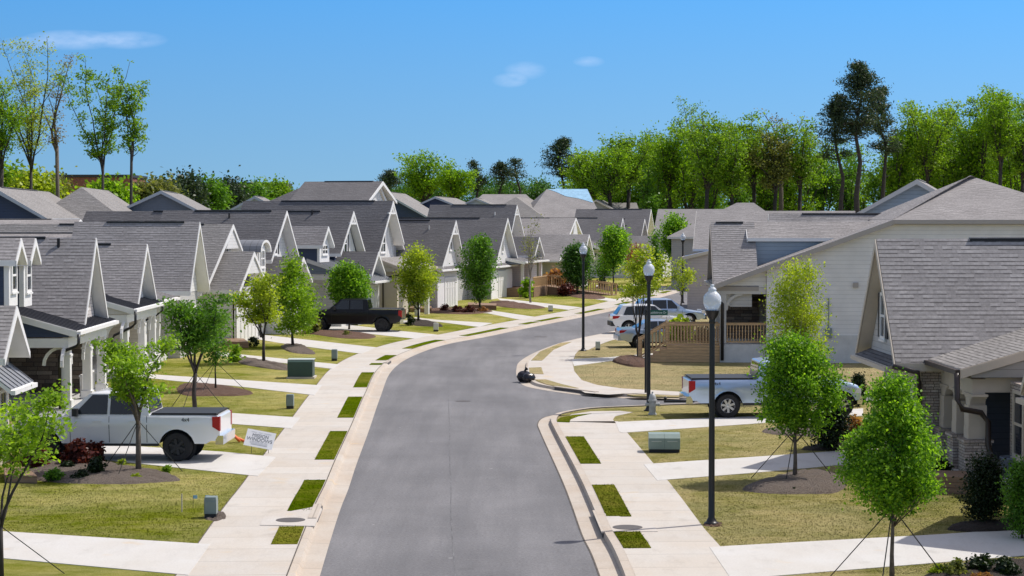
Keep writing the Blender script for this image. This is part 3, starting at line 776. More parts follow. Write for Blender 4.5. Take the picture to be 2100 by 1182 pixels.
        m = MB(); m.box(f - .01, f + .015, y - wd / 2, y + wd / 2, z0, z1); m.build('pane', 'pane', o)
        if shutter:
            for a in (-1, 1):
                m = MB(); yy = y + a * (wd / 2 + t + .16); m.box(f, f + .04, yy - .14, yy + .14, z0 - .05, z1 + .05); m.build('shutter', 'shutter', s.e)
        return o
    def garage(s, x, y0, y1, h=2.2, ztop=2.6, trim='trim_white', door='door_white', wall=None):
        m = MB(); t = .16
        m.box(x, x + .06, y0 - t, y0, 0, h); m.box(x, x + .06, y1, y1 + t, 0, h); m.box(x, x + .06, y0 - t, y1 + t, h + .002, h + t)
        o = m.build('garage_door', trim, s.e)
        m = MB(); m.box(x - .02, x + .02, y0, y1, .01, h); n = max(2, round((y1 - y0) / .6)); wv = (y1 - y0) / n
        for k in range(n):
            a = y0 + k * wv
            m.box(x + .02, x + .04, a + .02, a + .09, .05, h - .05); m.box(x + .02, x + .04, a + wv - .09, a + wv - .02, .05, h - .05)
        for z in (.05, 1.45, h - .12): m.box(x + .02, x + .036, y0 + .01, y1 - .01, z, z + .07)
        m.build('door_panel', door, o)
        return o
    def shed(s, y0, y1, x_hi, z_hi, x_lo, z_lo, mat='seam_metal', trim='trim_white', t=.12, gutter=True, ends=True, name='porch_roof', endwall=None):
        m = MB()
        top = [(x_hi, y0, z_hi), (x_lo, y0, z_lo), (x_lo, y1, z_lo), (x_hi, y1, z_hi)]
        L = math.hypot(x_lo - x_hi, z_hi - z_lo)
        m.poly(top, 0, [(y0, L), (y0, 0), (y1, 0), (y1, L)])
        m.poly([(a, b, c - t) for a, b, c in top][::-1], 1)
        for a, b in ((0, 1), (1, 2), (2, 3), (3, 0)):
            p, q = top[a], top[b]; m.poly([q, p, (p[0], p[1], p[2] - t), (q[0], q[1], q[2] - t)][::-1], 1)
        if mat.startswith('seam'):
            n = int((y1 - y0) / .42)
            for k in range(n + 1):
                y = y0 + .02 + (y1 - y0 - .04) * k / max(1, n); m.bar((x_hi, y, z_hi + .014), (x_lo, y, z_lo + .014), .025, .035)
        o = m.build(name, [mat, trim], s.e)
        if ends:
            for y in ((y0 - .03, y1 + .005) if ends is True else (y0 - .03,) if ends == 'n' else (y1 + .005,)):
                m = MB(); m.prism([(x_hi, y, z_hi - .02), (x_lo, y, z_lo - .02), (x_lo, y, z_lo - .24), (x_hi, y, z_hi - .24)], (0, .025, 0)); m.build('rake_board', trim, o)
        if gutter:
            m = MB(); m.box(x_lo + .002, x_lo + .12, y0, y1, z_lo - .14, z_lo - .02); m.build('gutter', trim if gutter is True else gutter, o)
        if endwall:
            for y in ((y0 + .05, y1 - .15) if ends is True else (y0 + .05,) if ends == 'n' else (y1 - .15,)):
                m = MB(); m.prism([(x_hi, y, z_hi - t - .02), (x_lo - .3, y, z_lo + .3 * (z_hi - z_lo) / (x_lo - x_hi) * 1 - t - .02), (x_lo - .3, y, z_lo - .22), (x_hi, y, z_lo - .22)], (0, .1, 0)); m.build('porch_gable', endwall, o)
        return o
    def porch(s, y0, y1, x_hi, z_hi, x_lo, z_lo, cols, mat='seam_metal', trim='trim_white', endwall='siding_navy', cw=.24, floor=.35, brace=True, base=None, zc=None, colmat=None, xc=None):
        o = s.shed(y0, y1, x_hi, z_hi, x_lo, z_lo, mat, trim, endwall=endwall)
        xc = x_lo - .45 if xc is None else xc; zt = z_lo - .26 if zc is None else zc
        colmat = colmat or trim
        m = MB(); m.box(xc - .13, xc + .13, y0 + .08, y1 - .08, zt - .32, zt); m.box(x_hi, xc - .132, y0 + .08, y0 + .30, zt - .32, zt - .002)
        m.build('beam', trim, s.e)
        for y in cols:
            m = MB(); zb = floor
            if base:
                b = MB(); b.box(xc - .29, xc + .29, y - .29, y + .29, 0, floor + 1.0); b.box(xc - .33, xc + .33, y - .33, y + .33, floor + 1.002, floor + 1.08)
                b.build('column_base', base, s.e); zb = floor + 1.082
            m.box(xc - cw / 2, xc + cw / 2, y - cw / 2, y + cw / 2, zb, zt - .325)
            m.box(xc - cw / 2 - .05, xc + cw / 2 + .05, y - cw / 2 - .05, y + cw / 2 + .05, zb + .001, zb + .3)
            m.box(xc - cw / 2 - .04, xc + cw / 2 + .04, y - cw / 2 - .04, y + cw / 2 + .04, zt - .62, zt - .55)
            if brace:
                for ax, sg in (((0, 1), 1), ((0, 1), -1), ((1, 0), -1)):
                    r = .62; pr = []
                    for k in range(6):
                        a = math.pi / 2 * k / 5; pr.append((r * (1 - math.sin(a)), r * (1 - math.cos(a))))
                    for k in range(5):
                        u0, v0 = pr[k]; u1, v1 = pr[k + 1]
                        # quarter-round bracket between column and beam
                        P = lambda u, v: (xc + ax[0] * sg * (cw / 2 + r - u), y + ax[1] * sg * (cw / 2 + r - u), zt - .33 - (r - (r - v)))
                        a_ = P(u0, r - (r - v0)); b_ = P(u1, r - (r - v1))
                        m.bar(a_, b_, .1, .1)
            m.build('column', colmat, s.e)
        m = MB(); m.box(x_hi, xc + .3, y0 + .05, y1 - .05, 0, floor); m.build('porch_floor', 'foundation', s.e)
        return o
    def downspout(s, pts, mat='downspout', r=.055):
        m = MB(); m.tube(pts, r, 7); return m.build('downspout', mat, s.e, True)
    def block(s, x0, x1, y0, y1, z0, z1, mat, name='wall'):
        m = MB(); m.box(x0, x1, y0, y1, z0, z1); return m.build(name, mat, s.e)
    def dormer(s, x, y, wd, z0, ze, za, L, side='siding_navy', front='trim_white', ov=.3, win=True, roof='shingle', panes=(2, 2)):
        h = wd / 2; sl = (za - ze) / (h + .2); HOUSE_LOG.append((s.e.name, 'dormer', x, y, z0, ze, za))
        s.gable_at(x + ov, L, y, za, (y - h - .2, ze), (y + h + .2, ze), side, None, roof, 'trim_white', ov, .2, z0, None, False)
        m = MB(); m.prism([(x + .003, y - h, z0), (x + .003, y - h, ze), (x + .003, y, za - .3), (x + .003, y + h, ze), (x + .003, y + h, z0)], (.05, 0, 0))
        m.box(x - .11, x + .05, y - h - .03, y - h - .003, z0, ze); m.box(x - L + .4, x - .112, y - h - .03, y - h - .004, ze - .18, ze)
        m.build('dormer_front', front, s.e)
        if win: s.window(x + .056, y, z0 + .55, ze - .05, wd * .48, panes)
    def barrel(s, x, y, wd, z0, ze, L, side='trim_grey', roof='seam_metal_light'):
        h = wd / 2; n = 12; r = h + .18; hh = r * .75
        arc = [(y - r * math.cos(math.pi * k / n), ze + hh * math.sin(math.pi * k / n)) for k in range(n + 1)]
        m = MB()
        for k in range(n):
            (a, b), (c, d) = arc[k], arc[k + 1]
            m.poly([(x + .3 - L, a, b), (x + .3, a, b), (x + .3, c, d), (x + .3 - L, c, d)], 0)
            m.poly([(x + .3, a, b), (x + .3, y + (a - y) * .84, ze + (b - ze) * .82 - .02), (x + .3, y + (c - y) * .84, ze + (d - ze) * .82 - .02), (x + .3, c, d)], 1)
            m.poly([(x + .3 - L, y + (a - y) * .84, ze + (b - ze) * .82 - .02), (x + .3 - L, y + (c - y) * .84, ze + (d - ze) * .82 - .02), (x + .3, y + (c - y) * .84, ze + (d - ze) * .82 - .02), (x + .3, y + (a - y) * .84, ze + (b - ze) * .82 - .02)], 1)
        m.build('dormer_roof', [roof, 'trim_white'], s.e)
        m = MB(); m.prism([(x, y - h, z0)] + [(x, y + (a - y) * .8, ze + (b - ze) * .78 - .03) for a, b in arc] + [(x, y + h, z0)], (-L + .5, 0, 0)); m.build('dormer_wall', side, s.e)
        m = MB(); m.box(x + .003, x + .05, y - h * .72, y + h * .72, z0, ze + .1); m.build('dormer_front', 'trim_white', s.e)
        s.window(x + .056, y, z0 + .45, ze + .05, wd * .36, (2, 2), arch=True)
    def hip(s, x0, x1, y0, y1, ze, zr, ridge, roof='shingle', trim='trim_white', wall=None, zb=0., ov=.4):
        # ridge: ((xa,ya),(xb,yb))
        m = MB(); a = (*ridge[0], zr); b = (*ridge[1], zr)
        c = [(x0, y0, ze), (x1, y0, ze), (x1, y1, ze), (x0, y1, ze)]
        if abs(ridge[0][0] - ridge[1][0]) > abs(ridge[0][1] - ridge[1][1]):
            m.poly([c[0], c[1], b, a]); m.poly([c[1], c[2], b]); m.poly([c[2], c[3], a, b]); m.poly([c[3], c[0], a])
        else:
            m.poly([c[0], c[1], a]); m.poly([c[1], c[2], b, a]); m.poly([c[2], c[3], b]); m.poly([c[3], c[0], a, b])
        m.poly([(p[0], p[1], ze - .2) for p in c][::-1], 1)
        for i in range(4):
            p, q = c[i], c[(i + 1) % 4]; m.poly([(p[0], p[1], ze - .2), (q[0], q[1], ze - .2), q, p], 1)
        o = m.build('roof', [roof, trim], s.e)
        if wall: s.block(x0 + ov, x1 - ov, y0 + ov, y1 - ov, zb, ze - .202, wall)
        return o
# ---------------------------------------------------------------- left row, near to far
GL = 'cottages along the left side of the street'
h = House('navy cottage with two window dormers, black metal porch roof and stone porch wall', 196, 72, -1, group=GL)
h.gable((196, 487), (172, 668), (218, 672), 15, W=4.7, sym=True, wall='siding_navy', front='siding_shake', zb=2.7, ovh=.42, win=(0, 3.6, 4.75, .55, (1, 2), True))
h.shed(-14.5, -2.9, -8.2, 6.0, -3.9, 3.3, 'shingle', name='roof', ends='n')
h.block(-14, -4.2, -14, 2.2, 0, 3.2, 'siding_navy')
h.block(-4.6, -.75, 1.85, 2.1, 0, 2.9, 'stone_brown', 'stone_wall')
h.block(-4.19, -4.05, -3.5, 1.84, .3, 2.9, 'stone_brown', 'stone_wall')
for q in ((24, 487), (54, 487)):
    y_, z_ = h.fp(q[0], 575, -1.3); h.dormer(-1.3, y_, 1.15, h.fp(q[0], 628, -1.3)[1], h.fp(q[0], 533, -1.3)[1], h.fp(q[0], 488, -1.3)[1], 6, panes=(1, 2))
yn_, zl_ = h.fp(158, 679, .25)
h.porch(yn_, 2.6, -4.2, zl_ + 1.25, .25, zl_, [yn_ + .4, -.6, 2.1], endwall='siding_navy', floor=.3, cw=.3)
xq = .25
dz = zl_ - 2.42
h.downspout([(xq + .06, yn_ - .02, 2.3 + dz), (xq + .06, yn_ - .06, 2.0 + dz), (xq - .02, yn_ - .06, 1.9 + dz), (xq - .5, yn_ + .12, 1.72 + dz), (xq - .62, yn_ + .12, 1.55 + dz), (xq - .62, yn_ + .12, .1)])
m = MB()
for k in range(14): m.bar((-.45, -.6 + k * .2, .42), (-.45, -.6 + k * .2, 1.1), .035)
m.bar((-.45, -.7, 1.12), (-.45, 2.1, 1.12), .07); m.bar((-.45, -.7, .4), (-.45, 2.1, .4), .05); m.build('railing', 'trim_white', h.e)
# garage wing of the same house
y0_, z0_ = h.fp(33, 627, 1.2)
h.gable((33, 627), (17, 728), (51, 727), 9, x=1.2, W=3.0, sym=True, wall='siding_beige', vent=False, ovh=.5)
h.shed(y0_ - 1.35, y0_ + 1.35, .66, 2.75, 1.35, 2.22, 'seam_metal_light', ends=False, name='awning')
h.window(.72, y0_, .7, 2.0, 1.2, (2, 2))

h = House('pale cottage with a black metal porch roof and beige porch end wall', 301, 87, 0, group=GL)
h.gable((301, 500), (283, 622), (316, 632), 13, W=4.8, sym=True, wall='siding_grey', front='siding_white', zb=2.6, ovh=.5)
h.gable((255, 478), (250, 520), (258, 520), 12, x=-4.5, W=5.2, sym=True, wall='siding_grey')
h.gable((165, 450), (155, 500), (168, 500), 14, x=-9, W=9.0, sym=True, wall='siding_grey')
yn_, zl_ = h.fp(275, 634, .3)
h.porch(yn_, 2.6, -3.6, zl_ + 1.1, .3, zl_, [yn_ + .3, -.4, 2.1], endwall='trim_grey', cw=.28)
h.block(-13, -3.65, -7, 2.3, 0, 2.9, 'siding_beige'); h.block(-3.64, -.8, 2.1, 2.3, .3, 2.5, 'siding_beige')
dz = zl_ - 2.5
h.downspout([(.36, yn_ - .02, 2.4 + dz), (.36, yn_ - .05, 1.9 + dz), (.2, yn_ - .05, 1.75 + dz), (-.55, yn_ + .1, 1.4 + dz), (-.66, yn_ + .1, 1.2 + dz), (-.66, yn_ + .1, .1)])
h.window(-3.62, -1.5, .9, 2.3, 1.0, (2, 2))

h = House('grey cottage with a tall plain white gable, third from the left end of the row', 409, 98, 2, group=GL)
h.gable((409, 455), (395, 590), (421, 597), 6.2, W=5.0, sym=True, wall='siding_grey', front='siding_white', zb=0, ovh=.55)
h.shed(-6.5, -2.8, -4.5, 4.1, -.5, 3.0, 'shingle_dark', name='porch_roof', endwall='siding_grey')
h.block(-13, -4.0, -7, -2.8, 0, 3.2, 'siding_grey'); h.block(-14, -5, -11, -7.01, 0, 3, 'siding_navy')
h.block(-1.6, -1.3, -6.3, -6.0, .3, 2.75, 'trim_white', 'column'); h.block(-1.6, -1.3, -3.3, -3.0, .3, 2.75, 'trim_white', 'column'); h.block(-4, -1, -6.4, -2.9, 0, .3, 'foundation', 'porch_floor')
h.downspout([(-.45, -6.55, 2.9), (-.45, -6.6, 2.5), (-.9, -6.6, 2.2), (-1.7, -6.5, 1.9), (-1.75, -6.5, 1.6), (-1.75, -6.5, .1)])
h.window(-.545, -.6, .9, 2.3, 1.2, (2, 2)); h.window(-.545, 1.3, .9, 2.3, .8, (1, 2))

h = House('pale blue cottage with a lopsided catslide gable and a small white garage wing', 478, 110, 13, group=GL)
h.gable((478, 460), (424, 588), (497, 512), 14, wall='siding_blue', front=None, roof='shingle_light', zb=3.0, ovh=.6, win=(.35, 4.55, 5.45, .62, (2, 1)), vent=True)
ya_, za_ = h.fp(478, 460); m = MB()
m.prism([(-.03, ya_ - .95, za_ - 1.35), (-.03, ya_, za_ - .12), (-.03, ya_ + .95, za_ - 1.35)], (-.1, 0, 0)); m.build('gable_panel', 'siding_white', h.e)
h.block(-13, -2.6, -4.6, 3, 0, 3.0, 'siding_slate'); h.block(-1.1, -.5, -4.3, -.6, 2.55, 3.0, 'trim_white', 'beam'); h.block(-1.0, -.62, -3.4, -3.0, .2, 2.55, 'trim_white', 'column'); h.block(-1.0, -.62, -1.6, -1.25, .2, 2.55, 'trim_white', 'column'); h.block(-4, -.5, -4.3, 2, 0, .2, 'foundation', 'porch_floor')
h.gable((521, 516), (493, 602), (545, 585), 9, x=1.6, W=4.6, wall='siding_white', sym=True, roof='shingle_light', ovh=.5, vent=False)
ya_, za_ = h.fp(521, 516, 1.6); m = MB()
m.prism([(1.57, ya_ - .95, za_ - 1.2), (1.57, ya_, za_ - .12), (1.57, ya_ + .95, za_ - 1.2)], (-.1, 0, 0)); m.build('gable_panel', 'siding_white', h.e)
h.garage(1.12, ya_ - 1.4, ya_ + 1.4, 2.3, door='door_white'); h.window(1.13, ya_, 3.0, 3.6, .9, (1, 1), trim='trim_grey')
h.downspout([(1.5, ya_ - 2.2, 2.9), (1.3, ya_ - 2.15, 2.6), (1.2, ya_ - 2.1, 2.3), (1.2, ya_ - 2.1, .1)])
h.downspout([(1.5, ya_ + 2.2, 2.9), (1.3, ya_ + 2.05, 2.6), (1.2, ya_ + 2.05, 2.3), (1.2, ya_ + 2.05, .1)])

h = House('white cottage with a barrel roofed dormer and a shuttered gable window', 588, 118.5, 12, group=GL)
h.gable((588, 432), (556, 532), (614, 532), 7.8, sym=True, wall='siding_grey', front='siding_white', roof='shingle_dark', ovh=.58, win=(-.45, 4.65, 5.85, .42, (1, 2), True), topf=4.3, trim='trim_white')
y_, z_ = h.fp(522, 620, 1.0)
h.barrel(0, h.fp(536, 540, 0)[0], 1.5, h.fp(536, 562, 0)[1], h.fp(536, 517, 0)[1], 6)
h.gable((622, 527), (604, 575), (638, 580), 7, x=1.6, W=3.4, sym=True, wall='siding_white', front=None, roof='shingle_dark', vent=False)
h.shed(-4, 3.2, -1.6, 4.1, .3, 2.9, 'shingle_dark', name='skirt_roof', endwall='siding_grey')
h.block(-12, -.6, -4.2, 3.0, 0, 2.8, 'siding_white'); y_, z_ = h.fp(622, 527, 1.6)
h.window(-.58, -2.2, .8, 2.3, 1.1, (2, 2)); h.garage(1.16, y_ - 1.1, y_ + 1.1, 2.1)
h.block(-.5, -.2, -3.6, -3.3, 0, 2.7, 'trim_white', 'column'); h.block(-.5, -.2, -.6, -.3, 0, 2.7, 'trim_white', 'column')

h = House('navy cottage with a white fronted dormer and trussed gable, behind the black pickup', 725, 129, 15, group=GL)
h.gable((725, 433), (698, 520), (749, 518), 19, sym=True, wall='siding_navy', front='siding_batten', roof='shingle_dark', ovh=.5, truss=True, win=(-.3, 4.55, 5.6, .5, (1, 2), True), topf=4.2)
y_, z_ = h.fp(664, 520, -.3); h.dormer(-.3, y_, 1.7, h.fp(664, 538, -.3)[1], h.fp(664, 503, -.3)[1], h.fp(672, 464, -.3)[1], 8)
yn_ = h.fp(704, 556, 1.3)[0]; yf_ = yn_ + 6
xq, zq = h.sp(629, 531, yn_); xq2, zq2 = h.sp(704, 556, yn_)
h.porch(yn_, yf_, xq, zq, xq2, zq2, [yn_ + .3, yn_ + 3], mat='seam_metal_light', endwall='siding_slate', trim='trim_grey', cw=.3)
h.gable((776, 516), (762, 561), (790, 562), 15, x=2.2, sym=True, wall='siding_white', roof='shingle_dark', vent=False, ovh=.6)
y_, z_ = h.fp(776, 516, 2.2)
h.shed(y_ - 1.9, y_ + 1.9, 1.55, 3.25, 2.5, 2.75, 'seam_metal_light', ends=False, name='skirt_roof')
h.block(-12, -5.0, -9, 8, 0, 3.4, 'siding_navy'); h.garage(1.62, y_ - 2.2, y_ - .4, 2.3); h.garage(1.62, y_ + .2, y_ + 1.5, 2.3)
h.block(-4.6, -4.5, yn_ + .7, yn_ + 3.4, .3, 2.6, 'trim_white', 'window_bay')
h.window(-4.98, -3.5, .8, 2.4, 1.6, (3, 1))
m = MB()
for a in (-3.3, -2.0): m.box(a, a + .9, yn_ + 4.0, yn_ + 4.1, .5, 2.5)
m.build('window', 'pane', h.e)

h = House('tallest white cottage of the row, with stepped steep gables and a beige wing', 806, 135.5, 16, group=GL)
h.gable((806, 412), (776, 520), (828, 497), 11, wall='siding_grey', front='siding_batten', roof='shingle_dark', ovh=.65, truss=True, win=(-.35, 4.45, 5.55, .85, (2, 2)), topf=3.95)
ya_, za_ = h.fp(785, 372, -3.2)
h.gable((785, 372), (772, 413), (795, 412), 6, x=-3.2, W=6.0, sym=True, wall='siding_grey', front='siding_white', roof='shingle_dark')
xr_ = h.sp(645, 372, ya_)[0]
h.hip(xr_ - 9.5, xr_ + .02, ya_ - 6.5, ya_ + 5.5, za_ - 4.9, za_, ((xr_, ya_), (xr_ + .015, ya_)), 'shingle_dark', 'trim_white', 'siding_grey', ov=.5)
h.gable_at(-3.5, -3.5 - xr_, ya_, za_, (ya_ - 6.5, za_ - 4.9), (ya_ + 5.5, za_ - 4.9), 'siding_grey', None, 'shingle_dark', vent=False, side_ovh=.5)
yn_ = h.fp(792, 530, 1.2)[0]
h.shed(-2.3, 4.6, -.4, 4.05, 1.6, 3.35, 'shingle_light', trim='trim_tan', name='skirt_roof', endwall='siding_beige')
h.block(-10, -.42, -2.2, 4.4, 0, 3.9, 'siding_beige'); h.block(-.41, 1.0, -2.0, -1.7, 0, 3.2, 'trim_tan', 'porch_wall')
h.window(-.40, -.9, .9, 2.6, .8, (1, 2)); h.block(-.41, -.2, .2, 1.6, 0, 3.2, 'stone_brown', 'stone_wall'); h.block(.9, 1.2, 1.9, 2.15, 0, 3.2, 'trim_white', 'column'); h.block(.9, 1.2, 4.0, 4.25, 0, 3.2, 'trim_white', 'column')
h.downspout([(1.72, -2.3, 3.2), (1.4, -2.35, 2.95), (.3, -2.3, 2.75), (.1, -2.3, 2.5), (.1, -2.3, .1)])

def garage_house(label, px, d, phi, ap, ne, fa, L, win, truss, front, lintel, wall='siding_grey', roof='shingle_dark'):
    h = House(label, px, d, phi, group=GL)
    h.gable(ap, ne, fa, L, sym=True, wall=wall, front=front, roof=roof, ovh=.5, truss=truss, win=win)
    y_, z_ = h.fp(*ap); yn, zn = h.fp(*ne); yf, zf = h.fp(*fa); e = (zn + zf) / 2
    h.shed(yn + .1, yf - .1, -1.0, e + .25, -.12, e - .25, roof, ends=True, name='skirt_roof')
    h.block(-1.0, -.46, yn + .3, yf - .3, 2.35, e - .45, lintel, 'lintel')
    wv = min(2.4, (yf - yn) * .62) / 2
    h.block(-1.0, -.46, yn + .3, y_ - wv - .2, 0, 2.348, 'trim_white', 'pier'); h.block(-1.0, -.46, y_ + wv + .2, yf - .3, 0, 2.348, 'trim_white', 'pier')
    h.garage(-.485, y_ - wv, y_ + wv, 2.1)
    return h, y_, yn, yf, e
h, y_, yn, yf, e = garage_house('white cottage with a trussed batten gable right above its white garage door', 935, 149.5, 16, (935, 452), (907, 545), (953, 545), 17, (.15, 4.35, 5.5, .36, (1, 2)), True, 'siding_batten', 'trim_grey')
h.block(-10, -3, yn - 3.2, yn + .2, 0, 3, 'siding_white'); h.block(-2.9, -2.7, yn - 3, yn - 2.75, 0, 3, 'trim_white', 'column'); h.shed(yn - 3.3, yn + .1, -6, 4.6, -2.3, 3.05, 'shingle_dark', endwall='siding_white')
h, y_, yn, yf, e = garage_house('white cottage with a small gable window and grey lintel over the garage door', 1041, 167, 14, (1041, 447), (1017, 537), (1063, 540), 20, (.1, 3.9, 4.95, .4, (1, 1)), False, 'siding_white', 'siding_taupe')
h.block(-10, -2.5, yn - 3.4, yn + .2, 0, 3, 'siding_grey'); h.shed(yn - 3.5, yn + .1, -6, 4.4, -2.0, 2.95, 'shingle_dark', endwall='siding_white'); h.block(-2.6, -2.4, yn - 3.2, yn - 3, 0, 2.9, 'trim_white', 'column')

h = House('slate and white cottage with a wooden ramp and railing before its porch', 1090, 174, 14, group=GL)
h.gable((1060, 420), (1046, 487), (1076, 490), 8.6, x=-5, sym=True, wall='siding_slate', front='siding_batten', roof='shingle_dark', ovh=1.1, truss=True, trim='trim_white', win=(-.3, 4.0, 5.4, .5, (1, 2), True))
h.gable((1106, 486), (1096, 524), (1116, 524), 9, x=.6, sym=True, wall='siding_white', roof='shingle_dark', vent=False, ovh=.6)
y_, z_ = h.fp(1106, 486, .6)
h.shed(y_ - 6.5, y_ + 2.2, -4.4, 4.0, .9, 3.0, 'shingle_dark', trim='trim_white', endwall='siding_slate')
h.block(-14, -3.6, -7, 6, 0, 3.0, 'siding_grey'); h.window(-3.58, y_ + .2, .9, 2.5, .8, (1, 2)); h.window(-3.58, y_ - 1.6, .9, 2.5, .8, (1, 2))
for yy in (y_ - 4.8, y_ + 1.9): h.block(.1, .35, yy, yy + .25, 0, 2.8, 'trim_white', 'column')
# deck and ramp
a_ = h.fp(1062, 590, 1.5)[0]; b_ = h.fp(1120, 600, 3.5)[0]
m = MB(); m.box(-3.5, 1.6, y_ - 6.2, y_ + 2.4, .0, .75); m.prism([(1.605, y_ - 1.0, .75), (7.4, y_ - 1.0, .02), (1.605, y_ - 1.0, .0)], (0, 1.9, 0)); dk = m.build('deck', 'wood_dark', h.e)
m = MB()
for k in range(30):
    y = y_ - 6.1 + k * .18; m.bar((1.5, y, .8), (1.5, y, 1.6), .045)
m.bar((1.5, y_ - 6.2, 1.66), (1.5, y_ - .9, 1.66), .1, .08); m.bar((1.5, y_ - 6.2, .85), (1.5, y_ - .9, .85), .07)
for yy in (y_ - 1.0, y_ + .85):
    for k in range(26):
        x = 1.7 + k * .22; z = .75 - (x - 1.6) / 5.8 * .73; m.bar((x, yy, z), (x, yy, z + .9), .045)
    m.bar((1.5, yy, 1.68), (7.4, yy, .95), .1, .08); m.bar((7.3, yy, 0), (7.3, yy, 1.0), .1); m.bar((1.5, yy, .0), (1.5, yy, 1.7), .1)
m.build('railing', 'wood', dk)

h = House('cream cottage with a lit catslide gable, left of the third lamp post', 1181, 198, 13, group=GL)
h.gable((1181, 447), (1147, 535), (1194, 480), 22, wall='siding_white', front=None, roof='shingle', ovh=.9, win=(0, 4.0, 4.9, .7, (2, 1)), zb=2.7)
ya_, za_ = h.fp(1181, 447); m = MB(); m.prism([(-.03, ya_ - 1.2, za_ - 1.75), (-.03, ya_, za_ - .15), (-.03, ya_ + 1.2, za_ - 1.75)], (-.1, 0, 0)); m.build('gable_panel', 'siding_white', h.e)
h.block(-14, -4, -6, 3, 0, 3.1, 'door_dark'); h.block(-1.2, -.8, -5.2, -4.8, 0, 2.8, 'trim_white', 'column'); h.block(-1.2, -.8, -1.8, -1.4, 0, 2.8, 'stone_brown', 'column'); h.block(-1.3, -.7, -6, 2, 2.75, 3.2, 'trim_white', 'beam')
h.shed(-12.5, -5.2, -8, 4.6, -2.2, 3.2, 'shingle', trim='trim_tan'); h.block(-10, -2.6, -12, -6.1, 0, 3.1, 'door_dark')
h.gable((1208, 481), (1192, 535), (1226, 528), 9, x=2.2, W=6.0, sym=True, wall='siding_beige', front='siding_white', roof='shingle', vent=False, ovh=.6)
y_, z_ = h.fp(1208, 481, 2.2); h.garage(1.64, y_ - 1.9, y_ + 1.9, 2.4)
h.downspout([(2.3, y_ + 3.0, 3.2), (2.2, y_ + 3.1, 2.9), (1.6, y_ + 3, 2.5), (1.6, y_ + 3, .1)], r=.09)
h = House('white cottage with one narrow windowless gable, half hidden by a bright green tree', 1277, 226, 12.5, group=GL)
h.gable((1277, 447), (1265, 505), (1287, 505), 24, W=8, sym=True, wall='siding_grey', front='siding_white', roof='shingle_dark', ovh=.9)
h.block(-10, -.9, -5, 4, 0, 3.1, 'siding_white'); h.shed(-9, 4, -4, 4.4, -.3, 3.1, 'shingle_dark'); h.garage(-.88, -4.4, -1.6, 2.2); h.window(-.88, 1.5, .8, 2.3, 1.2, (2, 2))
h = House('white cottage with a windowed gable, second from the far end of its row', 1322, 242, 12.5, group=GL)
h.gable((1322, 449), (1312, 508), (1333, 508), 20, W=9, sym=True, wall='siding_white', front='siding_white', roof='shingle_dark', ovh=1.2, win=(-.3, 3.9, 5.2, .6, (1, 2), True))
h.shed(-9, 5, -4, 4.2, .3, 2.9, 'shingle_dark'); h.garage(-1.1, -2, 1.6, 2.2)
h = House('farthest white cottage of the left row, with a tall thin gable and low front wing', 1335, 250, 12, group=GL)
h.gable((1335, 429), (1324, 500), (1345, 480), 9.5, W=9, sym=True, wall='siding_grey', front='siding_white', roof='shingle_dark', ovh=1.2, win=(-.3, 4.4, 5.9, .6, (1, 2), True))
y_, z_ = h.fp(1377, 484, 6)
h.gable((1377, 484), (1365, 512), (1379, 512), 14, x=6, W=8, sym=True, wall='siding_white', roof='shingle_dark', vent=False); h.garage(5.6, y_ - 2, y_ + 1.5, 2.3); h.window(5.6, y_ + 2.6, .8, 2.3, .8, (1, 2))
HL = {o['label']: o for o in bpy.data.objects if o.get('category') == 'house'}
def pipe_at(px, py, d, c, key):
    o = next(v for k, v in HL.items() if key in k); hit = SC.ray_cast(DG, Vector((0, 0, CAMZ)), ray(px, py).normalized())
    m = MB(); m.tube([(0, 0, -.2), (0, 0, .28)], .055, 8); q = m.build('vent_pipe', c, o); q.location = o.matrix_basis.inverted() @ hit[1]
bpy.context.view_layer.update(); DG = bpy.context.evaluated_depsgraph_get()
pipe_at(1015, 441, 166.6, 'trim_white', 'small gable window and grey lintel'); pipe_at(470, 447, 116, 'vent_black', 'barrel roofed'); pipe_at(880, 470, 148.6, 'trim_grey', 'right above its white garage'); pipe_at(640, 440, 128.6, 'vent_black', 'behind the black pickup'); pipe_at(120, 505, 71.6, 'vent_black', 'stone porch wall')
# ---------------------------------------------------------------- right side
GR = 'cottages along the right side of the street'
h = House('grey brick cottage with arched porch columns and a brown downspout, in the right foreground', 1797, 56, -1, 'R', group=GR)
h.gable((1797, 490), (1837, 738), (1757, 724), 22, sym=True, wall='siding_taupe', front='siding_grey', zb=2.7, ovh=.36, trim='trim_tan', win=(-.55, 3.45, 4.6, .5, (1, 2), True))
ya_, za_ = h.fp(1797, 490); y1_, z1_ = h.fp(1837, 738); y0_, _ = h.fp(1757, 724); e_ = z1_ - .05
h.shed(y0_ + .3, y1_ - .3, -.7, e_ + .16, .12, e_ - .16, 'shingle_dark', trim='trim_tan', ends=False, name='skirt_roof')
h.block(-2.4, -.75, y0_ + .35, y1_ - .32, 0, e_ - .2, 'brick_pale', 'brick_wall'); h.block(-.749, -.70, y0_ + .35, y1_ - .32, e_ - .62, e_ - .25, 'trim_tan', 'frieze')
h.garage(-.74, y0_ + 1.1, y1_ - 1.1, 2.15, door='trim_grey', trim='trim_tan')
h.block(-21, -2.41, y0_ + .35, y1_ - .32, 0, e_ - .05, 'siding_taupe')
yp_, zp_ = h.fp(1967, 749, -.9)
yp_ = 6.1; zp_ = 3.02; xh_ = -9.0; zh_ = zp_ + 8.1 * .29
o_ = h.shed(y1_ - 2.2, yp_, xh_, zh_, -.9, zp_, 'shingle_light', trim='trim_tan', name='porch_roof', endwall='siding_taupe', gutter='downspout_brown', ends='f')
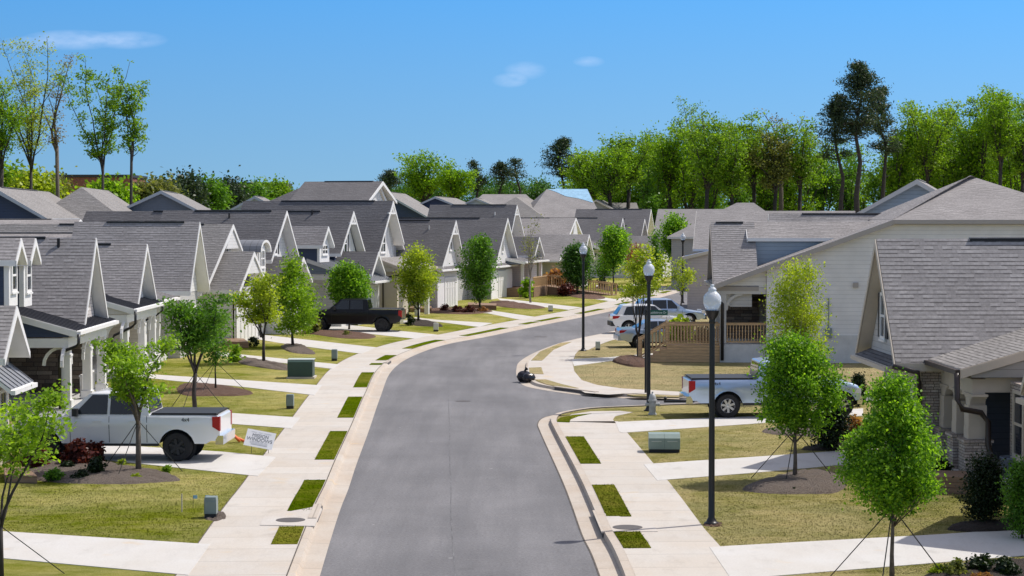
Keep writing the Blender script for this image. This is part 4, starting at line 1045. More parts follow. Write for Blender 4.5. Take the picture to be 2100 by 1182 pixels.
m = MB(); m.box(-1.62, -1.3, y1_ - .3, yp_ - .35, zp_ - .75, zp_ - .28); m.box(xh_, -1.622, yp_ - .62, yp_ - .35, zp_ - .62, zp_ - .25); m.build('beam', 'trim_tan', h.e)
cy = (5.45, 4.15, 2.75)
for i, y in enumerate(cy):
    m = MB(); m.box(-1.80, -1.12, y - .34, y + .34, 0, 1.12); m.box(-1.84, -1.08, y - .38, y + .38, 1.122, 1.2); m.build('column_base', 'brick_pale', h.e)
    m = MB(); m.box(-1.69, -1.23, y - .23, y + .23, 1.202, 2.06); m.box(-1.66, -1.26, y - .2, y + .2, 1.62, 2.28); m.box(-1.70, -1.22, y - .24, y + .24, 1.21, 1.5)
    for k in range(5):
        f_ = k / 4; m.box(-1.64 - .02 * f_, -1.28 + .02 * f_, y - .2 - .28 * f_ ** 2, y + .2 + .28 * f_ ** 2, 2.06 + .06 * k, 2.12 + .06 * k - .001)
    m.build('column', 'trim_tan', h.e)
m = MB(); m.box(-9, -1.1, y1_ - .3, yp_ - .2, 0, .3); m.build('porch_floor', 'foundation', h.e)
h.block(-9, -4.4, y1_ - .28, yp_ + 3, .3, 3.2, 'brick_pale', 'brick_wall'); h.block(-4.39, -4.3, 3.2, 4.3, .3, 2.5, 'door_dark', 'door')
h.block(-7, -2.35, y1_ - .31, y1_ - .22, .3, 2.9, 'siding_slate', 'side_wall')
h.downspout([(-.82, yp_ - .02, zp_ - .1), (-.82, yp_ + .05, zp_ - .75), (-.95, yp_ + .05, zp_ - 1.0), (-1.5, 5.86, zp_ - 1.12), (-1.68, 5.86, zp_ - 1.35), (-1.68, 5.86, 1.1), (-1.72, 5.92, .9), (-1.72, 5.92, .1)], 'downspout_brown', .075)
h.downspout([(.1, y1_ + .05, e_ - .12), (-.6, y1_ + .02, e_ - .3), (-.66, y1_ - .1, e_ - .6), (-.66, y1_ - .1, .1)], 'downspout_brown', .07)
h.block(-3.4, -2.2, yp_ - .1, 7.9, 0, 2.7, 'brick_pale', 'brick_wall')
m = MB(); m.box(-3.45, -3.41, 0, .1, 0, .1)
wn = h.window(-2.19, 6.9, .95, 2.45, .8, (1, 2), trim='trim_tan')

h = House('grey brick cottage mostly outside the picture, only its rake tip cutting the right edge', 2169, 43.6, -1, 'R', group=GR)
h.gable_at(0, 22, 0, 6.1, (-2.75, 2.9), (2.75, 2.9), 'siding_taupe', 'siding_grey', 'shingle', 'trim_tan', .62, .3, 2.7)
h.shed(-2.45, 2.45, -.7, 3.0, .12, 2.68, 'shingle_dark', trim='trim_tan', ends=False, name='skirt_roof'); h.block(-2.4, -.75, -2.4, 2.4, 0, 2.68, 'brick_pale', 'brick_wall'); h.garage(-.74, -1.6, 1.6, 2.15, door='trim_grey', trim='trim_tan'); h.block(-21, -2.41, -2.4, 2.4, 0, 2.8, 'siding_taupe')
h = House('white corner cottage with a deep porch, wooden deck and a long side wall', 1452, 99, 3, 'R', group=GR)
h.gable((1454, 456), (1464, 586), (1446, 578), 2.1, W=6.4, sym=True, ya=2.6, wall='siding_grey', front='siding_grey', zb=2.6, trim='trim_taupe', ovh=.8)
xe, ze = h.sp(1462, 584, 6.0); xr, zr = h.sp(1830, 451, 6.0)
sl = (zr - ze) / (xe - xr)
h.shed(-1, 6.35, xr, zr, xe, ze, 'shingle', trim='trim_taupe', name='roof', t=.18)
# long camera-facing wall, cut by the roof slope
xw = h.sp(1572, 700, 5.9)[0]
m = MB(); m.prism([(xw, 5.9, 0), (xw, 5.9, ze + (xe - xw) * sl - .22), (xr, 5.9, zr - .22), (-20, 5.9, zr - .22), (-20, 5.9, 0)], (0, -8, 0)); m.build('wall', 'siding_pale', h.e)
m = MB(); m.box(-20, xw + .01, 5.902, 5.93, 0, 1.3); m.build('foundation', 'foundation', h.e)
xp = h.sp(1995, 360, 1.5)[0]; zp = h.sp(1995, 360, 1.5)[1]
h.hip(xp - 5.4, xr + .02, -4.5, 6.3, zr + .0, zp, ((xp, 1.2), (xp, .6)), 'shingle', 'trim_taupe')
h.hip(xp - 13, xp - 5.41, -3, 6.3, zr, zr + 1.6, ((xp - 11, 1.5), (xp - 7, 1.5)), 'shingle', 'trim_taupe')
xd = h.sp(1549, 520, 4.6)[0]
h.dormer(xd, 2.3, 2.5, 4.0, h.sp(1600, 489, 4.7)[1], h.sp(1600, 455, 3.4)[1], 9, side='siding_steel', front='trim_grey')
h.gable_at(xd - 1.2, 14, -2.8, h.fp(1475, 440, xd - 1.2)[1], (-5.5, 4.2), (0, 4.2), 'siding_grey', None, 'shingle', 'trim_grey', vent=True)
# porch: column, arched bracket, beam, gable panel
yb = 5.75
m = MB(); m.prism([(xw + .01, yb, ze + (xe - xw) * sl - .24), (xe - .55, yb, ze + .25 * sl + .05), (xe - .55, yb, ze - .12), (xw + .01, yb, ze - .12)], (0, -.12, 0)); m.build('porch_gable', 'siding_pale', h.e)
zc_ = ze - .13
m = MB(); m.box(xw + .01, xe - .35, yb - .25, yb + .02, zc_ - .32, zc_); m.box(xe - .6, xe - .36, yb - 5, yb - .252, zc_ - .32, zc_); m.build('beam', 'trim_grey', h.e)
xc = xe - .5
m = MB(); m.box(xc - .14, xc + .14, yb - .25, yb + .03, .9, zc_ - .325); m.build('column', 'trim_grey', h.e)
m = MB(); m.box(xc - .13, xc + .13, yb - 4.8, yb - 4.5, .9, zc_ - .325); m.build('column', 'trim_grey', h.e)
m = MB(); r_ = .75
for k in range(6):
    a0, a1 = math.pi / 2 * k / 6, math.pi / 2 * (k + 1) / 6
    m.bar((xc - .14 - r_ + r_ * math.cos(a0), yb - .1, zc_ - .33 - r_ + r_ * math.sin(a0)), (xc - .14 - r_ + r_ * math.cos(a1), yb - .1, zc_ - .33 - r_ + r_ * math.sin(a1)), .13, .13)
m.build('bracket', 'trim_grey', h.e)
m = MB(); m.box(xw - 6, xc + .15, yb - 5, yb + .05, 0, .85); m.build('porch_floor', 'foundation', h.e)
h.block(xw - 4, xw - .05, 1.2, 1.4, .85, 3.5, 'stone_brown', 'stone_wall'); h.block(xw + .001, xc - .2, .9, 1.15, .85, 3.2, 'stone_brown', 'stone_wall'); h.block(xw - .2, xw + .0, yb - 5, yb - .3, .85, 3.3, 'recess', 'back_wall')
m = MB()
for k in range(13):
    x = xw + .12 + (xc - .2 - xw - .12) * k / 12; m.box(x - .025, x + .025, yb - .12, yb - .07, 1.0, 1.75)
m.box(xw + .02, xc - .14, yb - .15, yb - .03, 1.75, 1.86); m.box(xw + .02, xc - .14, yb - .13, yb - .06, .93, 1.0); m.build('railing', 'wood', h.e)
# wooden landing and steps to the left of the porch
xl, _ = h.sp(1312, 700, yb); xm = h.sp(1368, 700, yb)[0]
m = MB(); m.box(xc + .16, xm, yb - 1.5, yb + .02, 0, .8)
for k in range(4):
    x0 = xm + (xl - xm) * k / 4; x1 = xm + (xl - xm) * (k + 1) / 4; m.box(x0 + .001, x1, yb - 1.5, yb + .02, 0, .62 - .19 * k)
dk = m.build('deck', 'wood', h.e)
for yy in (yb - .05, yb - 1.42):
    m = MB(); n = 17
    for k in range(n):
        x = xc + .2 + (xm - xc - .3) * k / (n - 1); m.box(x - .025, x + .025, yy - .03, yy + .02, .9, 1.72)
    m.box(xc + .16, xm, yy - .06, yy + .06, 1.72, 1.83); m.box(xc + .16, xm, yy - .03, yy + .03, .85, .92)
    m.box(xm - .06, xm + .06, yy - .062, yy + .062, .8, 1.9)
    for k in range(7):
        f_ = (k + .5) / 7; x = xm + .06 + (xl - xm - .06) * f_; z = .80 - .72 * f_; m.box(x - .025, x + .025, yy - .03, yy + .02, z + .05, z + .92)
    m.bar((xm + .06, yy, 1.78), (xl, yy, 1.03), .11, .1); m.bar((xm + .06, yy, .86), (xl, yy, .16), .07, .07); m.box(xl - .06, xl + .06, yy - .06, yy + .06, 0, 1.08)
    m.build('railing', 'wood', dk)
h.downspout([(xe + .1, yb + .45, ze - .1), (xe - .05, yb + .4, ze - .55), (xc + .05, yb + .16, ze - .9), (xc + .05, yb + .16, .1)], 'downspout', .08)
xv, zv = h.sp(1755, 585, 5.95); h.block(xv - .12, xv + .12, 5.91, 5.99, zv - .12, zv + .12, 'trim_taupe', 'vent_cover')
xv, zv = h.sp(1699, 682, 5.95); h.block(xv - .15, xv + .15, 5.935, 6.06, zv - .25, zv + .2, 'box_grey', 'electric_meter'); m = MB(); m.tube([(xv, 5.98, zv + .2), (xv, 5.98, zv + 1.6)], .03, 6); m.build('conduit', 'box_grey', h.e)

h = House('grey-blue gabled house wing rising behind the white corner cottage', 1880, 106, 14, 'F', group=GR)
h.gable((1880, 368), (1735, 449), (2005, 440), 14, sym=False, wall='siding_slate', front='siding_steel', trim='trim_grey', roof='shingle')
# ---------------------------------------------------------------- houses on the streets behind
GB = 'houses behind the left row'
def back(label, ap, l, r, d, phi, L, wall, trim='trim_blue', roof='shingle_light', W=None, group=GB):
    h = House(label, ap[0], d, phi, 'F', name='house', group=group)
    h.gable(ap, l, r, L, wall=wall, roof=roof, trim=trim, W=W, ovh=.5, side_ovh=.5); return h
back('house with a dark navy gable and lit grey roof, at the far left edge', (-15, 383), (-130, 449), (98, 449), 125, -6, 28, 'siding_navy')
h = House('hip roofed house with a lit right slope, second behind the left row', 168, 146, -6, 'F', name='house', group=GB)
z_ = h.fp(168, 384, 0)[1]; h.hip(-26, 5.6, -7, 7, z_ - 5, z_, ((-20.5, 0), (0, 0)), 'shingle_light', 'trim_blue', 'siding_navy')
back('house with a slate gable edged in pale blue, third behind the left row', (330, 391), (205, 449), (440, 449), 162, -6, 28, 'siding_slate')
back('small pale blue gabled house, left of the tallest cottage roof', (522, 402), (440, 447), (605, 447), 187, -4, 18, 'siding_blue')
back('house with a deep navy gable behind the tallest cottage', (784, 392), (680, 449), (884, 449), 228, 2, 30, 'siding_navy')
back('low house with a navy gable below the big yellow-green tree', (892, 403), (845, 425), (950, 427), 254, 4, 28, 'siding_navy')
back('low pale gabled house right of the navy gabled one', (975, 406), (935, 425), (1020, 425), 275, 2, 24, 'siding_blue')
h = House('hip roofed house in front of the dark pines', 1045, 318, -4, 'F', name='house', group=GB)
z_ = h.fp(1045, 398, 0)[1]; h.hip(-12, 5, -9, 6.5, z_ - 4.2, z_, ((-5, -4), (-5, 3)), 'shingle', 'trim_grey', 'siding_grey')
h = House('dark hipped house with a lit right slope, left of the blue-edged gable', 1058, 296, 6, 'F', name='house', group=GB)
z_ = h.fp(1058, 404, 0)[1]; h.hip(-30, 8, -8.5, 8.5, z_ - 5.6, z_, ((-22, 0), (0, 0)), 'shingle_light', 'trim_grey', 'siding_grey')
back('house with a steel blue rake and lit roof, under the blue tarpaulin', (1107, 404), (1050, 443), (1178, 447), 308, 6, 26, 'siding_blue')
h = House('house under construction with pale blue sheeting on its hip roof', 1165, 300, -6, 'F', name='house', group=GB)
z_ = h.fp(1165, 388, 0)[1]; o_ = h.hip(-11, 7, -7.4, 4.2, z_ - 4.6, z_, ((-2, -3.0), (-2, 3.2)), 'shingle', 'trim_grey', 'siding_grey')
m = MB(); m.poly([(-2, -2.9, z_ + .03), (-1.2, -1.8, z_ - .37), (.2, -.4, z_ - 1.08), (.9, 1.6, z_ - 1.45), (2.1, 3.5, z_ - 2.05), (-2, 3.2, z_ + .03)]); tp = m.build('roof_sheeting', 'tarp_blue', o_)
back('taupe gabled house with a cream rake, right of the blue sheeting', (1222, 410), (1185, 432), (1262, 432), 325, 8, 14, 'siding_taupe', 'trim_tan', 'shingle')
h = House('long dark roofed house right of the taupe gable', 1278, 335, 4, 'F', name='house', group=GB)
z_ = h.fp(1278, 416, 0)[1]; h.hip(-10, 6, -4.3, 3.6, z_ - 4, z_, ((-2, -4.2), (-2, 2.2)), 'shingle', 'trim_grey', 'siding_taupe')
GC = 'houses beyond the bend on the right'
h = House('wide hip roofed house at the far end of the street, below the wood', 1400, 235, 6, 'F', name='house', group=GC)
z_ = h.fp(1400, 429, 0)[1]; h.hip(-9, 5, -3.6, 9, z_ - 4.2, z_, ((-2, -3), (-2, 5)), 'shingle', 'trim_grey', 'siding_taupe')
h = House('hip roofed house with a pointed peak, above the corner cottage roof', 1532, 190, 6, 'F', name='house', group=GC)
z_ = h.fp(1532, 416, 0)[1]; h.hip(-6, 5, -7.5, 5, z_ - 3.2, z_, ((-.5, -1.0), (-.5, .6)), 'shingle', 'trim_grey', 'siding_taupe')
h = House('pinkish house with bare blue roof underlay, left of the corner cottage', 1452, 150, 8, 'R', name='house', group=GC)
h.gable_at(1.0, 12, -3, h.fp(1440, 432, 0)[1], (-8, 4.6), (2.5, 4.4), 'siding_pink', None, 'shingle', 'trim_grey', vent=False)
h.shed(2.2, 5.2, -9, 6.4, 1.6, 3.9, 'underlay_blue', trim='trim_tan', name='roof_underlay'); m = MB(); m.prism([(1.3, 5.0, 0), (1.3, 5.0, 3.8), (-9, 5.0, 6.2), (-9, 5.0, 0)], (0, -2.7, 0)); m.build('wall', 'siding_pink', h.e)
m = MB(); bb = at(105, 364, 330); b2 = at(420, 384, 330)
w_ = empty('brick_building', (bb.x, 330, 0), 0, 'long red brick building behind the bare trees on the left', 'building')
m.box(0, 13, 0, 15, -.05, bb.z); m.build('wall', 'brick_red', w_); m = MB(); m.box(13.001, 38, 1, 15, -.05, bb.z - 1.2); m.build('wall', 'brick_red', w_); m = MB(); m.box(-.2, 13.2, -.2, 15.2, bb.z + .001, bb.z + .45); m.build('parapet', 'shutter', w_); m = MB(); m.box(13.201, 38.2, .8, 15.2, bb.z - 1.199, bb.z - .8); m.build('parapet', 'shutter', w_)
# ================================================================ VEHICLES
def interp(xs, ys, x):
    for i in range(len(xs) - 1):
        if x <= xs[i + 1]:
            t = (x - xs[i]) / (xs[i + 1] - xs[i]); return ys[i] + (ys[i + 1] - ys[i]) * max(0, t)
    return ys[-1]
def vehicle(name, label, cat, p, rear_px, d_near, yaw, nose):
    """p: dict of dimensions; x runs from rear bumper (0) to nose (L)"""
    L, hw = p['L'], p['W'] / 2
    e = empty(name, (0, 0, Z0 + .008), 0, label, cat)
    arches = p['wheels']; ra = p['rt'] + .09
    xs = sorted(set([round(L * k / 46, 3) for k in range(47)] + [round(w_ + ra * math.cos(a * math.pi / 10), 3) for w_ in arches for a in range(11)]))
    def bot(x):
        z = p['sill'] if .35 < x < L - .35 else p['sill'] + .08
        for w_ in arches:
            if abs(x - w_) < ra: z = max(z, p['rt'] + math.sqrt(max(0, ra * ra - (x - w_) ** 2)))
        return z
    tx, tz = zip(*p['top'])
    def plan(x): # rounded corners in plan
        k = min(x, L - x) / .45
        return 1 - (.12 if x > L / 2 else .05) * max(0, 1 - k) ** 2
    zmid = (p['sill'] + max(tz)) / 2
    def yy(x, z, zt):
        u = (z - p['sill']) / (max(tz) - p['sill']); f = 1 - .05 * (1 - u) ** 2 * 1.2 - .05 * max(0, u - .55) ** 2 * 4
        f += .018 * max(0, 1 - abs(u - .62) / .12)
        s = max(0, 1 - (zt - z) / .06)
        for w_ in arches:
            f += .022 * max(0, 1 - abs(math.hypot(x - w_, z - p['rt']) - ra) / .09)
        return hw * plan(x) * f - s * .05
    NR = 9
    m = MB(); cols = []
    for x in xs:
        b, t = bot(x), interp(tx, tz, x); b = min(b, t - .1)
        ws = [0, .08, .22, .38, .52, .66, .8, .92, 1.0]
        cols.append([(x, b + (t - b) * q_) for q_ in ws])
    n = len(xs)
    for sgn in (1, -1):
        base = len(m.v)
        for c in cols:
            zt = c[-1][1]
            for x, z in c: m.v.append((x, sgn * yy(x, z, zt), z))
        for i in range(n - 1):
            for j in range(NR - 1):
                q = (base + i * NR + j, base + (i + 1) * NR + j, base + (i + 1) * NR + j + 1, base + i * NR + j + 1)
                m.f.append(q if sgn < 0 else q[::-1]); m.m.append(0); m.uv.append(None)
    h2 = n * NR
    for i in range(n - 1):
        a, b = i * NR + NR - 1, (i + 1) * NR + NR - 1
        m.f.append((a, a + h2, b + h2, b)[::-1]); m.m.append(0); m.uv.append(None)
        a, b = i * NR, (i + 1) * NR
        m.f.append((a, a + h2, b + h2, b)); m.m.append(1); m.uv.append(None)
    for i in (0, n - 1):
        for j in range(NR - 1):
            q = (i * NR + j, i * NR + j + 1, i * NR + j + 1 + h2, i * NR + j + h2)
            m.f.append(q if i else q[::-1]); m.m.append(0); m.uv.append(None)
    body = m.build('body', [p['paint'], 'plastic_black'], e, True)
    md = body.modifiers.new('edges', 'EDGE_SPLIT'); md.split_angle = R(38)
    # greenhouse
    g = p['cab']; zb, zr = g['zb'], g['zr']; hb, hr = hw * .955, hw * g.get('taper', .76)
    def gy(z): return hb + (hr - hb) * (z - zb) / (zr - zb)
    px_ = g['x']   # rear base, rear top, front top, front base
    m = MB(); rb, rt_, ft, fb = px_; cr = .07
    ring = lambda z, x0, x1, y: [(x0, -y, z), (x1, -y, z), (x1, y, z), (x0, y, z)]
    k1 = (zr - .05 - zb) / (zr - zb)
    rings = [ring(zb - .05, rb, fb, hb), ring(zr - .05, rb + (rt_ - rb) * k1, fb + (ft - fb) * k1, gy(zr - .05)), ring(zr - .015, rt_ + .04, ft - .05, hr - .05), ring(zr + .015, rt_ + .25, ft - .3, hr - .2)]
    for a, b in zip(rings, rings[1:]):
        for i in range(4): j = (i + 1) % 4; m.poly([a[i], a[j], b[j], b[i]])
    m.poly(rings[-1]); m.build('cab', p.get('cabpaint', p['paint']), e)
    for sgn in (1, -1):
        for w_ in g['win']:
            m = MB(); pts = [(x, sgn * (gy(z) + .004), z) for x, z in w_]; m.prism(pts, (0, sgn * .006, 0)); m.build('side_window', 'car_glass', e)
    def end(x0, x1, name, s):
        a0, a1 = .1, .9; f = lambda t: (x0 + (x1 - x0) * t, zb + (zr - .04 - zb) * t)
        (xa, za), (xb2, zb2) = f(a0), f(a1); m = MB()
        pts = [(xa, -(gy(za) - .12), za), (xa, gy(za) - .12, za), (xb2, gy(zb2) - .12, zb2), (xb2, -(gy(zb2) - .12), zb2)]
        nx = Vector((zr - zb, 0, -(x1 - x0))).normalized() * (1 if s > 0 else -1)
        if s < 0: nx = Vector((-(zr - zb), 0, (x1 - x0))).normalized()
        m.prism([Vector(q) + nx * .004 for q in pts], nx * .008); m.build(name, 'car_glass', e)
    end(fb, ft, 'windscreen', 1); end(rb, rt_, 'rear_window', -1)
    # wheels
    rr = p['rt']; tw = p.get('tw', .26)
    for w_ in arches:
        for sgn in (1, -1):
            m = MB(); y0 = sgn * (hw - .02); c = (w_, y0 - sgn * tw / 2, rr)
            pr = [(rr * .60, -tw / 2), (rr * .93, -tw / 2), (rr, -tw / 2 + .05), (rr, tw / 2 - .05), (rr * .93, tw / 2), (rr * .60, tw / 2)]
            m.lathe(pr, 28, 0, c, 'y'); wh = m.build('wheel', 'rubber', e, True)
            wh.modifiers.new('edges', 'EDGE_SPLIT').split_angle = R(40)
            m = MB(); ri = rr * .61
            m.lathe([(ri, tw * .46 * sgn), (ri * .93, tw * .5 * sgn), (ri * .86, tw * .30 * sgn)], 24, 0, c, 'y')
            m.lathe([(ri * .9, tw * .22 * sgn), (.001, tw * .22 * sgn)], 24, 1, c, 'y')
            m.lathe([(ri * .26, tw * .22 * sgn), (ri * .24, tw * .42 * sgn), (.001, tw * .44 * sgn)], 16, 0, c, 'y')
            for k in range(p.get('spokes', 6)):
                a = 2 * math.pi * k / p.get('spokes', 6) + .3
                q0 = Vector((c[0] + ri * .2 * math.cos(a), c[1] + sgn * tw * .36, c[2] + ri * .2 * math.sin(a))); q1 = Vector((c[0] + ri * .92 * math.cos(a), c[1] + sgn * tw * .38, c[2] + ri * .92 * math.sin(a)))
                m.bar(q0, q1, ri * .3, .05, 0, (0, 1, 0))
            m.build('rim', [p['rim'], 'plastic_black'], wh)
            m = MB(); m.lathe([(ra * .98, 0), (.001, 0)], 20, 0, (w_, sgn * (hw - .42), rr), 'y'); m.build('wheel_well', 'plastic_black', e)
    # trim
    zB = p['zbump']
    m = MB(); m.box(-.10, .12, -hw * .93, hw * .93, zB - .12, zB + .13); m.box(-.102, -.10, -hw * .6, hw * .6, zB - .02, zB + .1); m.build('rear_bumper', p['bumper'], e)
    m = MB(); m.box(L - .12, L + .06, -hw * .86, hw * .86, zB - .16, zB + .12); m.build('front_bumper', p['bumper'], e)
    m = MB(); m.box(L - .06, L + .02, -hw * .55, hw * .55, zB + .17, zB + .42); m.build('grille', 'plastic_black', e)
    tl = p['tail']
    for sgn in (1, -1):
        m = MB(); y = hw * .955
        m.prism([(x, sgn * (y - .01), z) for x, z in tl], (0, sgn * .045, 0)); m.box(-.012, .03, sgn * y - .14 * (sgn > 0), sgn * y + .14 * (sgn < 0), tl[0][1], tl[1][1]); m.build('tail_light', 'tail_red', e)
        m = MB(); m.box(L - .28, L - .01, sgn * hw * .86 - .09, sgn * hw * .86 + .09, zB + .22, zB + .40); m.build('headlight', 'lens_white', e)
        m = MB(); mx, mz = p['mirror']
        m.box(mx - .02, mx + .05, sgn * hw * .95, sgn * (hw * .95 + .12), mz - .06, mz + .0) if sgn > 0 else m.box(mx - .02, mx + .05, sgn * (hw * .95 + .12), sgn * hw * .95, mz - .06, mz)
        y0, y1 = sorted((sgn * (hw * .95 + .08), sgn * (hw * .95 + .27))); m.box(mx - .05, mx + .09, y0, y1, mz - .05, mz + .16); m.build('mirror', p.get('mirrorpaint', 'plastic_black'), e)
        for hx, hz in p['handles']:
            m = MB(); y0, y1 = sorted((sgn * hw * .99, sgn * (hw * 1.012))); m.box(hx - .12, hx + .12, y0, y1, hz - .02, hz + .025); m.build('door_handle', p.get('handlepaint', p['paint']), e)
        for sx in p['seams']:
            m = MB(); zt = interp(tx, tz, sx) - .05
            zz = [p['sill'] + .03 + (zt - p['sill'] - .03) * k / 8 for k in range(9)]
            for a, b in zip(zz, zz[1:]):
                ya, yb = (yy(sx, a, zt + .3) + .002) * sgn, (yy(sx, b, zt + .3) + .002) * sgn
                m.poly([(sx - .008, ya, a), (sx + .008, ya, a), (sx + .008, yb, b), (sx - .008, yb, b)])
            m.build('door_seam', 'plastic_black', e)
        m = MB(); x0, x1 = arches[0] + ra + .03, arches[1] - ra - .03
        y0, y1 = sorted((sgn * hw * .80, sgn * hw * .955)); m.box(x0, x1, y0, y1, p['sill'] - .07, p['sill'] + .0); m.build('rocker', 'plastic_black', e)
    if 'bed' in p:
        b0, b1, zt = p['bed']
        m = MB(); m.box(b0, b1, -hw * .86, hw * .86, zt + .004, zt + .05); m.build('bed_cover', 'plastic_black', e)
        for s_ in (1, -1):
            m = MB(); y0, y1 = sorted((s_ * hw * .862, s_ * hw * .925)); m.box(b0 - .05, b1, y0, y1, zt + .003, zt + .025); m.build('bed_rail', p.get('rail', 'plastic_black'), e)
    for s_ in (1, -1):
        if p.get('badge'):
            from mathutils import Matrix
            bx, bz, bt, bc = p['badge']
            mt = Matrix.Translation((bx, s_ * (yy(bx, bz, bz + .3) + .012), bz)) @ Matrix.Rotation(math.pi if s_ > 0 else 0, 4, 'Z') @ Matrix.Rotation(math.pi / 2, 4, 'X')
            text_mesh('badge', bt, .15, bc, e, mt, .004)
    # place: rear wheel contact point seen at rear_px, driving direction by yaw (0 = +x world)
    c, s = math.cos(yaw), math.sin(yaw)
    wx = at(rear_px, 900, d_near).x
    side = -hw if nose > 0 else hw     # side facing the camera
    lx, ly = arches[0], side
    e.rotation_euler = (0, 0, yaw)
    e.location = (wx - (c * lx - s * ly), d_near - (s * lx + c * ly), Z0 + .008)
    return e
def pick(paint_, rim, L=5.88, wb=3.74, ro=1.20, cabx=(1.98, 2.10, 3.62, 4.42), two=True, **k):
    zt = 1.30
    f = cabx[3]
    p = dict(L=L, W=2.02, sill=.50, rt=.41, wheels=(ro, ro + wb), paint=paint_, rim=rim, zbump=.60,
             top=((0, zt - .06), (.04, zt), (cabx[0] - .02, zt), (cabx[0] + .05, zt + .02), (f - .1, zt + .02), (f + .25, zt - .03), (L - .35, zt - .13), (L - .06, zt - .24), (L, zt - .42)),
             cab=dict(zb=zt, zr=1.93, x=cabx, win=[]), bumper='chrome', tail=((0.0, .86), (0.0, 1.26), (.20, 1.26), (.20, .98)), mirror=(cabx[3] - .42, zt + .03),
             handles=[(cabx[0] + .45, 1.12), (cabx[0] + 1.45, 1.12)], seams=[cabx[0] + .06, cabx[0] + 1.12, f - .22], bed=(.10, cabx[0] - .05, zt))
    mid = cabx[0] + 1.14
    p['cab']['win'] = [[(cabx[0] + .32, zt + .02), (mid - .04, zt + .02), (mid - .04, 1.85), (cabx[0] + .36, 1.85)], [(mid + .04, zt + .02), (f - .36, zt + .02), (f - .42, zt + .12), (cabx[2] - .02, 1.85), (mid + .04, 1.85)]]
    if not two: p['cab']['win'] = [[(cabx[0] + .28, zt + .03), (mid - .1, zt + .03), (mid - .1, 1.84), (cabx[0] + .3, 1.84)], [(mid + .0, zt + .03), (f - .36, zt + .03), (f - .42, zt + .12), (cabx[2] - .02, 1.85), (mid + .0, 1.85)]]
    p.update(k); return p
dn = G(362, 948)[1]
t1 = vehicle('pickup_truck', 'white crew cab pickup parked on the near left driveway', 'pickup truck', pick('paint_white', 'plastic_black', badge=(.95, 1.17, '4x4', 'plastic_black'), mirrorpaint='plastic_black'), 362, dn, math.pi - R(2), -1)
dn = G(1493, 858)[1]
t2 = vehicle('pickup_truck', 'silver pickup with painted blue sky sheen, alloy wheels and tow hitch, on the right driveway', 'pickup truck',
             pick('paint_silver_sky', 'alloy', L=5.9, wb=3.9, ro=1.32, cabx=(2.35, 2.42, 3.75, 4.55), spokes=7, badge=(.95, 1.16, '4x4', 'plastic_black')), 1493, dn, R(2.5), 1)
m = MB(); m.bar((-.75, 0, .48), (.3, 0, .48), .08); m.lathe([(.001, .66), (.05, .62), (.055, .58), (.03, .53), (.05, .5)], 10, 0, (-.7, 0, 0)); m.build('tow_hitch', 'plastic_black', t2)
dn = G(783, 681)[1]
t3 = vehicle('pickup_truck', 'black crew cab pickup parked before the navy and white cottages', 'pickup truck', pick('paint_black', 'plastic_black', bumper='chrome', rail='chrome', spokes=5), 783, dn, math.pi - R(4), -1)
def carp(paint_, suv, **k):
    if suv:
        p = dict(L=4.65, W=1.86, sill=.36, rt=.36, wheels=(.92, 3.62), paint=paint_, rim='alloy', zbump=.56, spokes=5,
                 top=((0, .98), (.05, 1.08), (.4, 1.12), (3.1, 1.04), (3.35, 1.02), (4.3, .88), (4.58, .76), (4.65, .62)),
                 cab=dict(zb=1.05, zr=1.68, x=(.18, .62, 2.45, 3.38), taper=.72, win=[[(.62, 1.1), (1.25, 1.09), (1.25, 1.58), (.82, 1.55)], [(1.30, 1.09), (2.18, 1.08), (2.18, 1.60), (1.30, 1.59)], [(2.24, 1.08), (2.98, 1.08), (2.5, 1.58), (2.24, 1.60)]]),
                 bumper='plastic_black', tail=((0.0, .86), (0.0, 1.04), (.42, 1.04), (.3, .90)), mirror=(2.85, 1.08), handles=[(1.4, .95), (2.35, .93)], seams=[1.2, 2.2, 3.15], mirrorpaint=paint_)
    else:
        p = dict(L=4.8, W=1.84, sill=.30, rt=.33, wheels=(1.05, 3.82), paint=paint_, rim='alloy', zbump=.50, spokes=5,
                 top=((0, .86), (.06, .98), (.75, 1.01), (1.2, .98), (3.3, .95), (3.5, .93), (4.4, .80), (4.72, .68), (4.8, .52)),
                 cab=dict(zb=.96, zr=1.44, x=(.78, 1.55, 2.55, 3.45), taper=.70, win=[[(1.25, 1.0), (2.0, .99), (2.0, 1.37), (1.6, 1.35)], [(2.06, .99), (3.0, .98), (2.6, 1.35), (2.06, 1.37)]]),
                 bumper=paint_, tail=((0.0, .76), (0.0, .92), (.36, .92), (.2, .80)), mirror=(2.85, .98), handles=[(1.7, .85), (2.6, .84)], seams=[1.25, 2.03, 3.05], mirrorpaint=paint_)
    p.update(k); return p
vehicle('parked_car', 'silver blue sedan parked behind the wooden railing of the corner cottage', 'car', carp('paint_silver_sky2', False), 1312, G(1312, 714)[1], R(5), 1)
vehicle('parked_car', 'white hatchback with its rear towards the street, behind the silver sedan', 'car', carp('paint_white', True), 1289, G(1289, 685)[1], R(5), 1)
vehicle('parked_car', 'pale car with large dark windows, farthest of the three by the corner cottage', 'car', carp('paint_silver_sky', True), 1326, G(1326, 669)[1], R(4), 1)
vehicle('parked_car', 'black car on the far bend beneath the round green tree', 'car', carp('paint_black', True), 1412, G(1412, 563)[1], R(10), 1)
